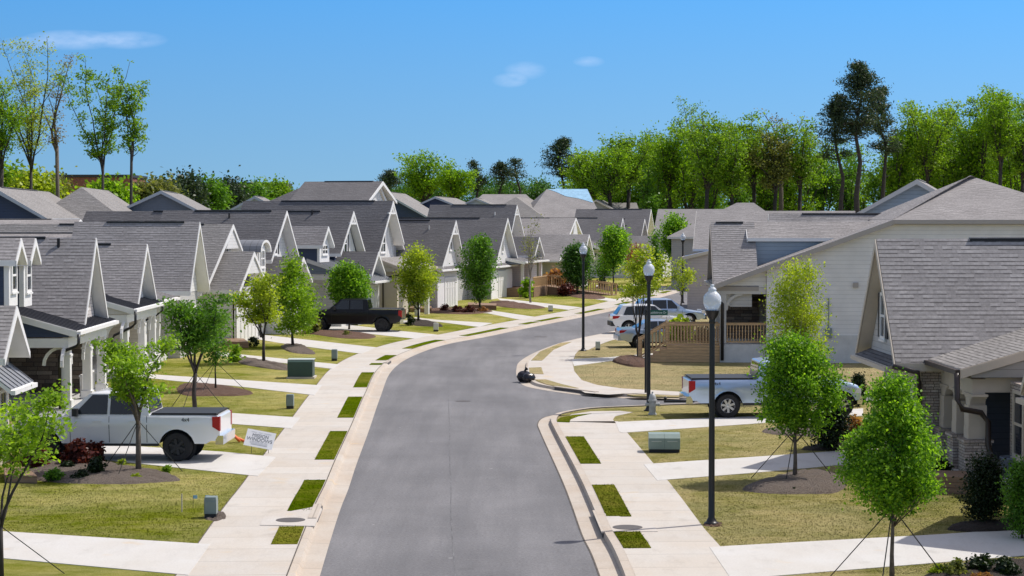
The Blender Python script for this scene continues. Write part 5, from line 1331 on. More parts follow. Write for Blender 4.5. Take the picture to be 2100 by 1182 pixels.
# ================================================================ STREET THINGS
def lamp(px, py, ptop, label, first=None):
    x, y = G(px, py)
    if first: o = copy_tree(first)
    else:
        o = empty('street_lamp', (0, 0, 0), 0, label, 'street lamp', 'globe topped lamp posts along the street')
        H_ = 5.55; zg = 4.92
        m = MB(); m.lathe([(.001, 0), (.17, 0), (.17, .03), (.13, .05), (.105, .10), (.075, .16), (.072, 1.0), (.062, zg - .35), (.06, zg - .30)], 16); m.build('post', 'black_metal', o, True)
        m = MB(); m.lathe([(.062, zg - .31), (.085, zg - .29), (.07, zg - .24), (.075, zg - .2), (.13, zg - .12), (.165, zg - .02), (.17, zg), (.001, zg)], 16); m.build('lamp_holder', 'black_metal', o, True)
        m = MB(); pr = [(.135, zg - .01), (.19, zg + .06), (.235, zg + .20), (.25, zg + .34), (.235, zg + .47), (.19, zg + .57), (.13, zg + .64), (.10, zg + .675), (.112, zg + .70), (.115, zg + .73), (.09, zg + .78), (.055, zg + .81), (.045, zg + .84), (.055, zg + .86), (.045, zg + .90), (.001, zg + .92)]
        m.lathe([(a * .84, zg + (b - zg) * .65) for a, b in pr], 24); m.build('globe', 'globe', o, True)
    s = (py - ptop) / F * y / 5.52
    o.location = (x, y, Z0); o.scale = (s, s, s); o['label'] = label
    return o
l1 = lamp(1459, 1075, 580, 'nearest and tallest looking globe lamp post, on the right lawn')
lamp(1330, 843, 531, 'globe lamp post right behind the grey fire hydrant at the side street', l1)
lamp(1196, 720, 497, 'globe lamp post on the corner lawn beside the small green utility box', l1)
lamp(1400, 622, 477, 'farthest globe lamp post, beyond the parked cars', l1)
def pedestal(px, pb, pt, pw, mat, label, d2=None, base='plastic_black'):
    x, y = G(px, pb); k = y / F; H_, W = (pb - pt) * k * .97, pw * k
    o = empty('utility_box', (x, y, Z0), 0, label, 'utility box', 'metal utility boxes on the front lawns')
    D = d2 or W * 1.05
    m = MB(); m.box(-W * .47, W * .47, -D * .47, D * .47, -.02, H_ * .2); m.build('base', base, o)
    m = MB(); w, d = W / 2, D / 2; zt = H_
    m.prism([(-w, -d, H_ * .2 + .001), (-w, -d, zt - .06), (-w * .9, -d * .9, zt), (w * .9, -d * .9, zt), (w, -d, zt - .06), (w, -d, H_ * .2 + .001)], (0, D, 0))
    c = m.build('cover', mat, o); m = MB(); m.box(-w * .82, w * .82, -d - .012, -d - .001, H_ * .26, zt - .1); m.build('door', mat, o)
    return o
pedestal(433, 1061, 1017, 25, 'box_grey', 'grey metal utility box on the near left lawn, nearest of all')
pedestal(595, 838, 808, 15, 'box_grey', 'slim grey utility box on the lawn beyond the white sign')
pedestal(686, 740, 716, 11.5, 'box_grey', 'slim grey utility box beyond the dark green transformer')
pedestal(894, 680, 662, 10, 'box_light', 'pale utility box just right of the black pickup')
pedestal(1129, 639, 626, 9.5, 'box_light', 'pale utility box before the cottage with the wooden ramp')
pedestal(1226, 718, 700, 9.5, 'box_pale', 'pale green utility box beside the lamp post on the corner lawn')
pedestal(1415, 584, 574, 8, 'box_light', 'farthest pale utility box, at the bend beyond the last lamp')
x, y = G(617, 775); o = empty('transformer_box', (x, y, Z0), 0, 'large dark green transformer box on a concrete pad', 'transformer')
m = MB(); m.box(-.56, .62, -.5, .55, -.02, .07); m.build('pad', 'concrete_patch', o)
m = MB(); m.prism([(-.52, -.45, .071), (-.52, -.45, .70), (-.52, -.32, .77), (-.52, .5, .77), (-.52, .5, .071)], (1.06, 0, 0)); m.build('cabinet', 'box_green', o); m = MB(); m.box(-.55, .57, -.33, .53, .772, .80); m.build('lid', 'box_pale', o)
x, y = G(1362, 926); o = empty('transformer_box', (x, y, Z0), R(-3), 'twin grey green cabinet on the right lawn, with a black base', 'cabinet')
m = MB(); m.box(-.44, .44, -.3, .3, -.02, .1); m.build('base', 'plastic_black', o)  # plain black base, set back under the cabinets
for a in (-.455, .003):
    m = MB(); m.prism([(a, -.36, .101), (a, -.36, .42), (a, -.2, .53), (a, .34, .53), (a, .34, .101)], (.452, 0, 0)); c_ = m.build('cabinet', 'ac_green', o); m = MB(); m.box(a + .08, a + .37, -.372, -.361, .32, .34); m.build('vent_slot', 'box_pale', c_)
x, y = G(1338, 851); o = empty('fire_hydrant', (x, y, Z0), 0, 'grey fire hydrant at the foot of a lamp post', 'hydrant')
m = MB(); m.lathe([(.001, 0), (.15, 0), (.15, .05), (.115, .06), (.115, .46), (.16, .47), (.16, .52), (.13, .53), (.125, .60), (.09, .70), (.03, .74), (.03, .80), (.001, .80)], 18); m.build('barrel', 'hydrant', o, True).modifiers.new('e', 'EDGE_SPLIT').split_angle = R(40)
for a in ((1, 0), (-1, 0), (0, -1)):
    m = MB(); m.tube([(a[0] * .1, a[1] * .1, .36), (a[0] * .2, a[1] * .2, .36)], .055, 10); m.tube([(a[0] * .2, a[1] * .2, .36), (a[0] * .25, a[1] * .25, .36)], .07, 6); m.build('outlet', 'hydrant', o)
# yard sign
from mathutils import Matrix
x, y = G(533, 930); k = y / F
o = empty('yard_sign', (x, y, Z0), R(-4), 'white MISSION WINDOWS yard sign leaning beside the left sidewalk', 'sign')
W_, H_ = 60 * k, 38 * k; zc = 29 * k
rot = Matrix.Translation((0, 0, zc)) @ Matrix.Rotation(R(10), 4, 'Y') @ Matrix.Rotation(R(-32), 4, 'X')
m = MB(); m.box(-W_ / 2, W_ / 2, -.006, .006, -H_ / 2, H_ / 2); b_ = m.build('board', 'sign_white', o); b_.data.transform(rot)
def st(t, s, dx, dz, mat, sx=1.0):
    text_mesh('lettering', t, s, mat, b_, rot @ Matrix.Translation((dx, -.009, dz)) @ Matrix.Rotation(math.pi / 2, 4, 'X'), .001, sx)
st('MISSION', .15, 0, .088, 'sign_ink', .86); st('WINDOWS', .155, 0, -.035, 'sign_ink', .95); st('& REMODELING, INC.', .055, 0, -.115, 'ink_pale', 1.0); st('Windows  \u00b7  Doors  \u00b7  Remodeling', .042, 0, .195, 'ink_pale', 1.0)
m = MB(); m.box(-.26, .26, -.0085, -.0065, -.165, -.155); m.box(-.22, .26, -.0085, -.0065, -.205, -.185); lb = m.build('small_print', 'ink_pale', b_); lb.data.transform(rot)
for a in (-.25, .25): m = MB(); m.bar((a, .012, -.02), (a, .012, zc - .05), .012); m.build('stake', 'black_metal', o)
# street name sign
x, y = G(1324, 806); o = empty('street_sign', (x, y, Z0), 0, 'green street name sign on a thin black post behind the hydrant lamp', 'street sign')
m = MB(); m.tube([(0, 0, 0), (0, 0, 3.25)], .045, 10); m.build('post', 'black_metal', o)
m = MB(); m.box(.09, .85, -.008, .008, 3.02, 3.22); b_ = m.build('blade', 'sign_green', o)
text_mesh('lettering', 'Saddlebrow Dr', .125, 'letter_white', b_, Matrix.Translation((.47, -.011, 3.12)) @ Matrix.Rotation(math.pi / 2, 4, 'X'), .001, .85)
# rubbish bags
def blob(name, mat, parent, c, r, seed, sq=.8, n=10):
    rnd = random.Random(seed); m = MB(); pr = []
    i0 = 0
    for i in range(n + 1):
        th = math.pi * i / n
        for k in range(14):
            ph = 2 * math.pi * k / 14; rr = r * (1 + .13 * math.sin(3 * ph + seed) * math.sin(th) + rnd.uniform(-.07, .07))
            m.v.append((c[0] + rr * math.sin(th) * math.cos(ph), c[1] + rr * math.sin(th) * math.sin(ph), max(.0, c[2] + rr * sq * math.cos(th))))
    for i in range(n):
        for k in range(14):
            k2 = (k + 1) % 14; m.f.append((i * 14 + k, (i + 1) * 14 + k, (i + 1) * 14 + k2, i * 14 + k2)); m.m.append(0); m.uv.append(None)
    return m.build(name, mat, parent, True)
x, y = G(1075, 783, .02); o = blob('rubbish_bag', 'bag_black', None, (0, 0, .21), .31, 3); o.location = (x, y, .02); tag(o, 'large knotted black rubbish bag lying on the corner kerb', 'rubbish bag')
m = MB(); m.tube([(.0, 0, .38), (.04, 0, .48), (.12, .02, .57)], [.07, .04, .09], 7); m.build('knot', 'bag_black', o)
x, y = G(1083, 782, .08); o = blob('rubbish_bag', 'bag_black', None, (0, 0, .16), .27, 8); o.location = (x, y, .06); tag(o, 'smaller flat black rubbish bag to the right of the large one', 'rubbish bag')
# manholes and storm inlets
def pad(pts, label, lid, rx):
    m = MB(); slab(m, pxs(*pts), .143, 0, .03); o = m.build('inlet_pad', 'concrete_patch'); tag(o, kind='structure')
    x, y = G(*lid); m = MB(); m.lathe([(.001, .0), (rx, .0), (rx, -.012)], 28); c = m.build('manhole_cover', 'iron'); c.location = (x, y, .150); tag(c, label, 'manhole cover', 'iron manhole covers')
pad(((541, 1060), (653, 1039), (661, 1045), (645, 1080), (533, 1078)), 'brown iron manhole cover in the left sidewalk pad', (596, 1068), .33)
pad(((1228, 1052), (1339, 1074), (1349, 1091), (1238, 1092)), 'dark iron manhole cover in the right sidewalk pad', (1287, 1083), .33)
for px, py, rx, lb in ((950, 823, .29, 'iron manhole cover in the asphalt near the side street'), (1109, 691, .38, 'farther iron manhole cover in the asphalt at the bend')):
    x, y = G(px, py, 0); m = MB(); m.lathe([(.001, .0), (rx, .0), (rx, -.02)], 28); c = m.build('manhole_cover', 'iron'); c.location = (x, y, .008); tag(c, lb, 'manhole cover', 'iron manhole covers')
def inlet(px, py, curve, side, L_, label):
    p = Vector(G(px, py, 0)); i = min(range(len(curve)), key=lambda j: (curve[j] - p).length); t = (curve[i + 1] - curve[i]).normalized(); nrm_ = Vector((-t.y, t.x)) * side
    c = curve[i] + nrm_ * .50; o = empty('storm_inlet', (c.x, c.y, 0), math.atan2(t.y, t.x), label, 'storm drain')
    m = MB(); m.box(-L_ / 2, L_ / 2, -.07, .12, .132, .16); m.build('hood', 'concrete_kerb', o)
    m = MB(); m.box(-L_ / 2 + .1, L_ / 2 - .1, -.095 if side > 0 else -.075, .075 if side > 0 else .095, .022, .128); m.build('opening', 'recess', o)
inlet(1200, 1085, RC, -1, 3.2, 'storm drain opening in the kerb, right of the road'); inlet(672, 1062, LC, 1, 2.2, 'storm drain opening in the kerb, near left of the road'); inlet(803, 748, LC, 1, 1.6, 'storm drain opening in the kerb at the start of the bend')
inlet(1150, 806, NC, -1, 3.0, 'storm drain opening beside the black rubbish bags')
# small things
x, y = G(468, 908); 
for i, (dx, lb) in enumerate(((0, 'orange plastic pipe leaning behind the white pickup, upper one'), (.12, 'orange plastic pipe leaning behind the white pickup, lower one'))):
    m = MB(); m.tube([(-.45 + dx, .1 * i, .62 - .25 * i), (-.1 + dx, .1 * i, .42 - .17 * i), (.2 + dx, .1 * i, .2 - .1 * i), (.36 + dx, .1 * i, .03)], .045, 8); o = m.build('orange_pipe', 'orange', None, True); o.location = (x, y, Z0); tag(o, lb, 'pipe', 'orange pipes')
def timber(pts, h, label, mat='wood_dark'):
    q = pxs(*pts); m = MB(); slab(m, q, Z0 + h, 0, h + .02); o = m.build('timber_edging', mat); tag(o, label, 'planter edging', 'timber planter edgings')
timber(((10, 990), (76, 992), (56, 974), (8, 972)), .2, 'timber edging at the left end of the shrub bed')
timber(((1905, 1012), (1985, 1014), (1985, 1000), (1905, 998)), .42, 'timber edging below the brick porch columns')
timber(((840, 640), (885, 641), (885, 636), (840, 635)), .28, 'timber edging behind the low red shrubs right of the black pickup')
timber(((960, 634), (1018, 636), (1018, 631), (960, 629)), .32, 'timber edging under the dark green vase shaped tree')
timber(((460, 712), (510, 714), (500, 706), (460, 704)), .3, 'timber edging left of the white garage wing')
x, y = G(2076, 1008); o = empty('plant_pot', (x, y, Z0), 0, 'blue grey plant pot on the porch step at the right edge', 'plant pot'); m = MB(); m.lathe([(.001, .0), (.22, .0), (.30, .45), (.32, .47), (.32, .52), (.28, .52), (.26, .46)], 18); m.build('pot', 'siding_slate', o, True); m = MB(); m.lathe([(.27, .45), (.001, .46)], 14); m.build('soil', 'mulch_dark', o)
o.location.z += .35; m = MB(); m.box(-.8, .8, -.5, .7, -.37, -.003); m.build('step', 'foundation', o)
x, y = G(372, 1052); 
for i, (px, py, lb) in enumerate(((373, 1050, 'short pale survey stake left of the near utility box'),)):
    m = MB(); m.box(-.012, .012, -.012, .012, -.05, .42); o = m.build('survey_stake', 'trim_tan'); o.location = (*G(px, py), Z0); tag(o, lb, 'stake')
for px, py, lb in ((396, 1042, 'tiny blue marking flag left of the near utility box'), (421, 1042, 'tiny blue marking flag touching the near utility box')):
    x, y = G(px, py); o = empty('marking_flag', (x, y, Z0), 0, lb, 'flag'); m = MB(); m.box(-.004, .004, -.004, .004, 0, .3); m.build('wire', 'strap', o); m = MB(); m.box(.004, .1, -.003, .003, .22, .3); m.build('flag', 'tarp_blue', o)
# ================================================================ TREES AND PLANTS
def leaf_mesh(name, cen, size, mat, rng, flat=.35, aspect=.62):
    n = len(cen)
    nr = rng.normal(size=(n, 3)); nr[:, 2] += flat * 2.2; nr /= np.linalg.norm(nr, axis=1)[:, None]
    t = np.cross(nr, rng.normal(size=(n, 3))); t /= np.linalg.norm(t, axis=1)[:, None] + 1e-9
    b = np.cross(nr, t)
    s = (size * rng.uniform(.65, 1.3, size=n))[:, None]
    v = np.empty((n, 4, 3)); v[:, 0] = cen - t * s; v[:, 1] = cen + b * s * aspect + nr * s * .12; v[:, 2] = cen + t * s; v[:, 3] = cen - b * s * aspect + nr * s * .12
    me = bpy.data.meshes.new(name)
    me.vertices.add(n * 4); me.loops.add(n * 4); me.polygons.add(n)
    me.vertices.foreach_set('co', v.ravel()); me.loops.foreach_set('vertex_index', np.arange(n * 4, dtype=np.int32))
    me.polygons.foreach_set('loop_start', np.arange(0, n * 4, 4, dtype=np.int32))
    try: me.polygons.foreach_set('loop_total', np.full(n, 4, dtype=np.int32))
    except Exception: pass
    me.materials.append(MATS[mat]); me.update(calc_edges=True); me.validate()
    return me
def crown_pts(H, hb, prof, nC, nl, rc, rng, shell=.5, lop=.15, squash=.8):
    """cluster centres inside a silhouette; prof = radius at fractions of the crown height"""
    ts = np.linspace(0, 1, len(prof)); C = []
    lob = rng.uniform(-1, 1, size=(6,)) * lop; ph0 = rng.uniform(0, 6.28, 6)
    w = np.array(prof) + .02
    while len(C) < nC:
        t = rng.uniform(0, 1)
        r = np.interp(t, ts, prof)
        if rng.uniform(0, max(w)) > r + .02: continue
        a = rng.uniform(0, 2 * math.pi)
        r *= 1 + sum(l * math.sin((k + 1) * a + p + 3 * t) for k, (l, p) in enumerate(zip(lob, ph0)))
        q = rng.uniform() ** shell
        C.append((r * q * math.cos(a), r * q * math.sin(a), hb + (H - hb) * t))
    C = np.array(C)
    P = np.repeat(C, nl, axis=0) + rng.normal(size=(nC * nl, 3)) * np.array([rc, rc, rc * squash])
    return C, P
def branch_mb(H, hb, rt, C, rng, nB, lean=(0, 0), stems=1, top=.86, kink=.03, rise=.45, rmin=.008):
    m = MB(); 
    trunks = []
    for s in range(stems):
        a = rng.uniform(0, 6.28); sp = 0 if stems == 1 else .06 * H
        p = []; n = 7
        for i in range(n):
            f = i / (n - 1); z = f * H * top
            k = max(0, (z - hb * .5)) / H
            p.append((lean[0] * f + math.cos(a) * sp * k * 6 + rng.normal() * kink * rt * 8 * (f > 0), lean[1] * f + math.sin(a) * sp * k * 6 + rng.normal() * kink * rt * 8 * (f > 0), z - .05))
        rs = [max(rmin, rt * (1 - .88 * i / (n - 1)) * (1.25 if i == 0 else 1) / (1 if stems == 1 else 1.4)) for i in range(n)]
        m.tube(p, rs, 7, 0); trunks.append((p, rs))
    idx = rng.permutation(len(C))[:nB]
    for i in idx:
        c = C[i]; p, rs = trunks[rng.integers(len(trunks))]
        r_ = math.hypot(c[0], c[1]); z0 = max(hb * .8, c[2] - rise * (r_ + .15 * H) * 1.3); z0 = min(z0, H * top * .97)
        f = z0 / (H * top) * (len(p) - 1); k = min(int(f), len(p) - 2); u = f - k
        b = Vector(p[k]).lerp(Vector(p[k + 1]), u); e = Vector(c); mid = b.lerp(e, .5) + Vector((rng.normal() * .04 * H * .3, rng.normal() * .04 * H * .3, -.04 * r_))
        rb = max(rmin, (rs[k] * (1 - u) + rs[k + 1] * u) * .5)
        m.tube([b, mid, e], [rb, rb * .6, max(rmin * .6, rb * .2)], 5, 0)
    return m
PROF = {
    'round': (.45, .85, 1, 1, .95, .8, .5), 'pear': (.35, .85, 1, .98, .85, .62, .45, .33, .16), 'vase': (.2, .5, .75, .95, 1, .95, .7, .3),
    'umbrella': (.25, .5, .8, 1, 1, .85, .5), 'cone': (.5, .95, 1, .85, .62, .42, .25, .1), 'column': (.5, .9, 1, 1, .95, .9, .75, .4), 'spread': (.6, .9, 1, .95, .8, .6, .3),
}
def tree(label, base, top_y, crown_y, width, prof, leaf, n=(90, 45), ls=.075, rc=.2, bark='bark', rt=.05, name='street_tree', cat='tree', group='young street trees', seed=1, shell=.45, nB=28, stems=1, lean=(0, 0), stakes=False, lop=.12, d=None, z=None, bare=0, flat=.35, top=.86, rise=.45, kink=.03):
    if d is None: x, y = G(*base); zz = Z0
    else: p_ = at(base[0], 600, d); x, y, zz = p_.x, d, (z if z is not None else -.06)
    k = y / F; yb = base[1] if d is None else 591 - F * math.tan(math.atan((zz - CAMZ) / y) + PITCH)
    H = (yb - top_y) * k; hb = (yb - crown_y) * k; r = width * k / 2
    if d is None: n = (n[0], int(n[1] * 1.75)); ls = ls * .68
    else: n = (n[0], int(n[1] * (2.0 if ls > .25 else 1.5))); ls = ls * (.62 if ls > .25 else .8)
    rng = np.random.default_rng(seed)
    C, P = crown_pts(H - rc * .6, hb + rc * .4, [q * max(.1, r - rc * .5) for q in PROF[prof]], n[0], n[1], rc, rng, shell, lop)
    o = empty(name, (x, y, zz), 0, label, cat, group)
    m = branch_mb(H, hb, rt, C, rng, nB, lean, stems, top, kink, rise); m.build('trunk', bark, o, True)
    P = P + np.outer(P[:, 2] / H, np.array([lean[0], lean[1], 0])) if lean != (0, 0) else P
    if bare: P = P[:int(len(P) * (1 - bare))]
    c = bpy.data.objects.new('crown', leaf_mesh('crown', P, ls, leaf, rng, flat)); COL.objects.link(c); c.parent = o
    if stakes:
        for a in (2.6, .5, 4.4):
            m = MB(); q = Vector((1.25 * math.cos(a), 1.0 * math.sin(a), 0)); m.tube([(0, 0, min(hb * 1.05, 1.75)), q], .011, 4); m.build('guy_strap', 'strap', o)
    return o
def grow(m, H, hf, rw, rnd, rt, limbs=5, subs=8, twigs=4, spread=1.0, sub=1.0, bare_frac=0., start=.25, fork_lean=(0, 0), twig_mesh=True):
    tips = []
    f = Vector((fork_lean[0], fork_lean[1], hf)); m.tube([(0, 0, -.05), f * .5 + Vector((rnd.gauss(0, rt * .6), 0, 0)), f], [rt * 1.2, rt, rt * .9], 8)
    def limb(p0, d0, L, r0, n=5, up=.12):
        p = [p0]; dd = d0.normalized(); rs = [r0]
        for i in range(n):
            dd = (dd + Vector((rnd.gauss(0, .13), rnd.gauss(0, .13), rnd.gauss(0, .06) + up))).normalized()
            p.append(p[-1] + dd * L / n); rs.append(r0 * (1 - .85 * (i + 1) / n))
        m.tube(p, rs, 6 if r0 > .03 else 4); return p, rs, dd
    for a in range(limbs):
        an = 2 * math.pi * a / limbs + rnd.uniform(-.5, .5); lead = a == 0
        Lh = (H - hf) * (1.0 if lead else rnd.uniform(.68, .95)); out = rw * (.15 if lead else rnd.uniform(.55, .9)) * spread
        d0 = Vector((math.cos(an) * out, math.sin(an) * out, Lh)); L = d0.length * .97
        p, rs, dd = limb(f - Vector((0, 0, rnd.uniform(0, .12) * hf)), d0, L, rt * (.75 if lead else .58), 7, .05)
        for b in range(subs):
            t = rnd.uniform(start, 1) * (len(p) - 1.01); i = int(t); q = p[i].lerp(p[i + 1], t - i); an2 = rnd.uniform(0, 6.28)
            L2 = max(.10 * rw, sub * rw * rnd.uniform(.28, .62) * (1.15 - .55 * t / len(p)))
            p2, r2, d2 = limb(q, Vector((math.cos(an2), math.sin(an2), rnd.uniform(.2, .9))), L2, max(rt * .09, rs[i] * .42), 4, .1)
            for c in range(twigs):
                t2 = rnd.uniform(.35, 1) * (len(p2) - 1.01); j = int(t2); q2 = p2[j].lerp(p2[j + 1], t2 - j); an3 = rnd.uniform(0, 6.28)
                e = q2 + Vector((math.cos(an3), math.sin(an3), rnd.uniform(.1, .8))) * rw * rnd.uniform(.10, .22) * (.5 + .5 * sub)
                if twig_mesh: m.tube([q2, e], [max(rt * .05, .004), max(rt * .025, .002)], 3)
                if rnd.random() > bare_frac * min(1, e.z / H * 1.3): tips.append(tuple(e)); tips.append(tuple(q2.lerp(e, .4)))
        tips.append(tuple(p[-1]))
    return tips
def pine(label, px, top, crown, w, d, seed, group, nbr=60, bark='bark_dark', rt=.5, dead=10, tuft=12, ls=.26, rc=.5):
    p_ = at(px, 600, d); k = d / F; zz = -.06; yb = 591 - F * math.tan(math.atan((zz - CAMZ) / d) + PITCH)
    H = (yb - top) * k; hc = (yb - crown) * k; rw = w * k / 2; rnd = random.Random(seed); rng = np.random.default_rng(seed)
    o = empty('pine_tree', (p_.x, d, zz), 0, label, 'tree', group); m = MB(); tips = []
    b = [(rnd.gauss(0, .12) * i, rnd.gauss(0, .12) * i, H * .97 * i / 6) for i in range(7)]; m.tube(b, [rt * (1 - .85 * i / 6) for i in range(7)], 8)
    for i in range(nbr + dead):
        t = rnd.uniform(0, 1) ** .85 if i < nbr else rnd.uniform(-.5, 0)
        z = hc + (H * .97 - hc) * t; j = min(5, int(z / (H * .97) * 6)); q = Vector(b[j]).lerp(Vector(b[j + 1]), z / (H * .97) * 6 - j)
        prof_ = (.55 + .45 * math.sin(math.pi * min(1, t * 1.15 + .12))) * (1 if t < .72 else max(.25, 1 - (t - .72) / .28 * .75)) if t > 0 else .45
        L = rw * prof_ * rnd.uniform(.5, 1.12); an = rnd.uniform(0, 6.28); up = rnd.uniform(.0, .35) + .5 * max(0, t - .6)
        dv = Vector((math.cos(an), math.sin(an), up)).normalized(); e = q + dv * L; mid = q.lerp(e, .55) + Vector((0, 0, -.06 * L))
        m.tube([q, mid, e], [rt * .16, rt * .1, rt * .03], 4)
        if t > 0:
            for f_ in (1.0, .82, .62, .42):
                c = q.lerp(e, f_) + Vector((0, 0, .1)); tips.append((c.x + rnd.gauss(0, .12 * L), c.y + rnd.gauss(0, .12 * L), c.z + rnd.gauss(0, .05 * L)))
    m.build('trunk', bark, o, True)
    P = np.repeat(np.array(tips), tuft, axis=0); P = P + rng.normal(size=P.shape) * rc * np.array([1, 1, .55])
    c = bpy.data.objects.new('crown', leaf_mesh('crown', P, ls, 'leaf_pine', rng, .2, .3)); COL.objects.link(c); c.parent = o
    return o
def forked_tree(label, base, top_y, fork_y, width, leaf, seed, tuft=9, ls=.06, rc=.12, bark='bark_dark', rt=.06, limbs=4, subs=7, twigs=4, name='street_tree', group='young street trees', stakes=False, d=None, spread=1.0, sub=1.0, bare_frac=0., fork_lean=(0, 0), start=.25):
    """open crown carried by visible limbs: trunk, limbs, side branches, twigs with leaf tufts at their ends"""
    if d is None: x, y = G(*base); zz = Z0
    else: p_ = at(base[0], 600, d); x, y, zz = p_.x, d, -.06
    k = y / F; yb = base[1] if d is None else 591 - F * math.tan(math.atan((zz - CAMZ) / y) + PITCH)
    H = (yb - top_y) * k; hf = (yb - fork_y) * k; rw = width * k / 2
    rnd = random.Random(seed); rng = np.random.default_rng(seed)
    o = empty(name, (x, y, zz), 0, label, 'tree', group); m = MB()
    tips = grow(m, H, hf, rw, rnd, rt, limbs, subs, twigs, spread, sub, bare_frac, start, fork_lean)
    m.build('trunk', bark, o, True)
    P = np.repeat(np.array(tips), tuft, axis=0); P = P + rng.normal(size=P.shape) * rc * np.array([1, 1, .6])
    c = bpy.data.objects.new('crown', leaf_mesh('crown', P, ls, leaf, rng, .5)); COL.objects.link(c); c.parent = o
    if stakes:
        for a in (2.6, .5, 4.4):
            m = MB(); m.tube([(0, 0, min(hf * 1.0, 1.5)), (1.25 * math.cos(a), 1.0 * math.sin(a), 0)], .011, 4); m.build('guy_strap', 'strap', o)
    return o
T = tree
forked_tree('bright green young tree with bare lower boughs, cut by the left edge', (2, 1186), 772, 1078, 290, 'leaf_bright', 3, 9, .052, .12, 'bark_dark', .05, 5, 9, 5, stakes=True, start=.45)
forked_tree('wide bright green tree in front of the white pickup', (284, 972), 690, 862, 186, 'leaf_bright', 4, 9, .056, .14, 'bark', .07, 6, 9, 5, stakes=True, spread=1.1)
forked_tree('olive green tree on the red mulch, beyond the white pickup', (401, 852), 600, 765, 150, 'leaf_mid', 5, 10, .062, .17, 'bark_dark', .075, 6, 9, 5, stakes=True)
T('small staked sapling just behind the olive green tree', (442, 802), 640, 745, 64, 'vase', 'leaf_mid', (40, 26), .09, .22, 'bark_dark', .04, seed=6, stakes=True)
forked_tree('yellow green tree with a thin dark trunk before the small garage wing', (541, 745), 564, 690, 118, 'leaf_yellow', 7, 10, .075, .2, 'bark_dark', .07, 5, 8, 5, spread=1.1)
T('leafy yellow green tree with a pointed top, left of the black pickup', (601, 712), 522, 678, 122, 'cone', 'leaf_bright', (95, 52), .11, .27, 'bark_dark', .075, seed=8, lop=.25)
T('dense round bright green tree in front of the black pickup', (716, 676), 543, 630, 78, 'round', 'leaf_round', (140, 60), .11, .24, 'bark', .06, seed=9, lop=.05, shell=.35)
T('upright yellow green vase shaped tree right of the black pickup', (858, 661), 506, 630, 88, 'vase', 'leaf_yellow', (95, 48), .12, .27, 'bark_dark', .075, seed=10, lop=.2, rise=.8)
T('dark green vase shaped tree in the middle of the row', (984, 640), 487, 617, 74, 'vase', 'leaf_mid', (110, 50), .125, .26, 'bark_dark', .075, seed=11, lop=.2, rise=.8)
forked_tree('nearly bare pale tree before the wooden ramp', (1088, 621), 440, 570, 78, 'leaf_olive', 12, 1, .07, .2, 'bark_pale', .075, 5, 9, 5)
T('dark green oval tree beside the cream cottage', (1184, 606), 503, 585, 48, 'round', 'leaf_deep', (170, 36), .16, .32, 'bark_dark', .08, seed=13)
T('bright green high crowned tree right of the cream cottage', (1258, 596), 464, 548, 56, 'round', 'leaf_round', (120, 34), .17, .36, 'bark_dark', .08, seed=14, lop=.25)
T('thin leafy sapling under the bright green high crowned tree', (1240, 592), 530, 575, 42, 'vase', 'leaf_mid', (40, 20), .15, .4, 'bark_dark', .05, seed=15)
forked_tree('sprawling yellow green tree behind the hydrant lamp post', (1309, 733), 500, 690, 132, 'leaf_yellow', 16, 7, .075, .22, 'bark_dark', .06, 7, 8, 5, start=.5)
forked_tree('slim yellow green tree before the farthest lamp post', (1398, 640), 538, 612, 62, 'leaf_yellow', 17, 6, .085, .25, 'bark_dark', .05, 4, 6, 4)
T('bright green tree standing left of the farthest lamp globe', (1384, 590), 441, 530, 48, 'column', 'leaf_round', (110, 34), .18, .4, 'bark_pale', .09, seed=18, lop=.25)
T('round bright green tree between the farthest lamp and the corner cottage', (1425, 578), 488, 556, 46, 'round', 'leaf_round', (150, 36), .18, .34, 'bark_dark', .09, seed=19, lop=.08)
T('narrow dark evergreen before the farthest white cottage', (1343, 578), 474, 570, 22, 'cone', 'leaf_mid', (70, 30), .16, .28, 'bark_dark', .08, seed=20)
T('small rust tinged tree at the far garage doors', (1300, 582), 500, 560, 55, 'umbrella', 'leaf_rust', (50, 18), .16, .45, 'bark_dark', .06, seed=21)
T('pear shaped bright green tree in the right foreground', (1829, 1192), 766, 1046, 206, 'pear', 'leaf_round', (120, 150), .052, .14, 'bark', .047, seed=22, stakes=True, lop=.13, shell=.33)
T('rounded bright green tree in front of the silver pickup', (1630, 986), 688, 884, 146, 'round', 'leaf_round', (95, 140), .062, .18, 'bark', .06, seed=23, stakes=True, lop=.15, shell=.4)
T('tall yellow green tree before the white wall of the corner cottage', (1636, 822), 522, 760, 132, 'column', 'leaf_yellow', (130, 50), .072, .22, 'bark_pale', .06, seed=24, rise=.9, nB=60, shell=.6, lop=.3)
T('dark leaved shrubby tree on the right front lawn', (2022, 1078), 938, 1068, 76, 'column', 'leaf_shrub', (150, 34), .05, .13, 'bark_dark', .03, name='evergreen_shrub', cat='shrub', group='dark evergreen shrubs', seed=25)
T('leafy yellow tipped shrub cut by the right edge', (2096, 1105), 945, 1090, 62, 'column', 'leaf_mid', (110, 34), .05, .13, 'bark_dark', .03, name='evergreen_shrub', cat='shrub', group='dark evergreen shrubs', seed=26)
T('dark evergreen shrub behind the rounded tree, by the right driveway', (1702, 922), 818, 915, 66, 'column', 'leaf_shrub', (130, 30), .06, .16, 'bark_dark', .04, name='evergreen_shrub', cat='shrub', group='dark evergreen shrubs', seed=27)
T('small dark cypress just past the nose of the silver pickup', (1760, 834), 768, 828, 21, 'column', 'leaf_shrub', (70, 36), .06, .08, 'bark_dark', .03, name='cypress', cat='shrub', group=None, seed=28)
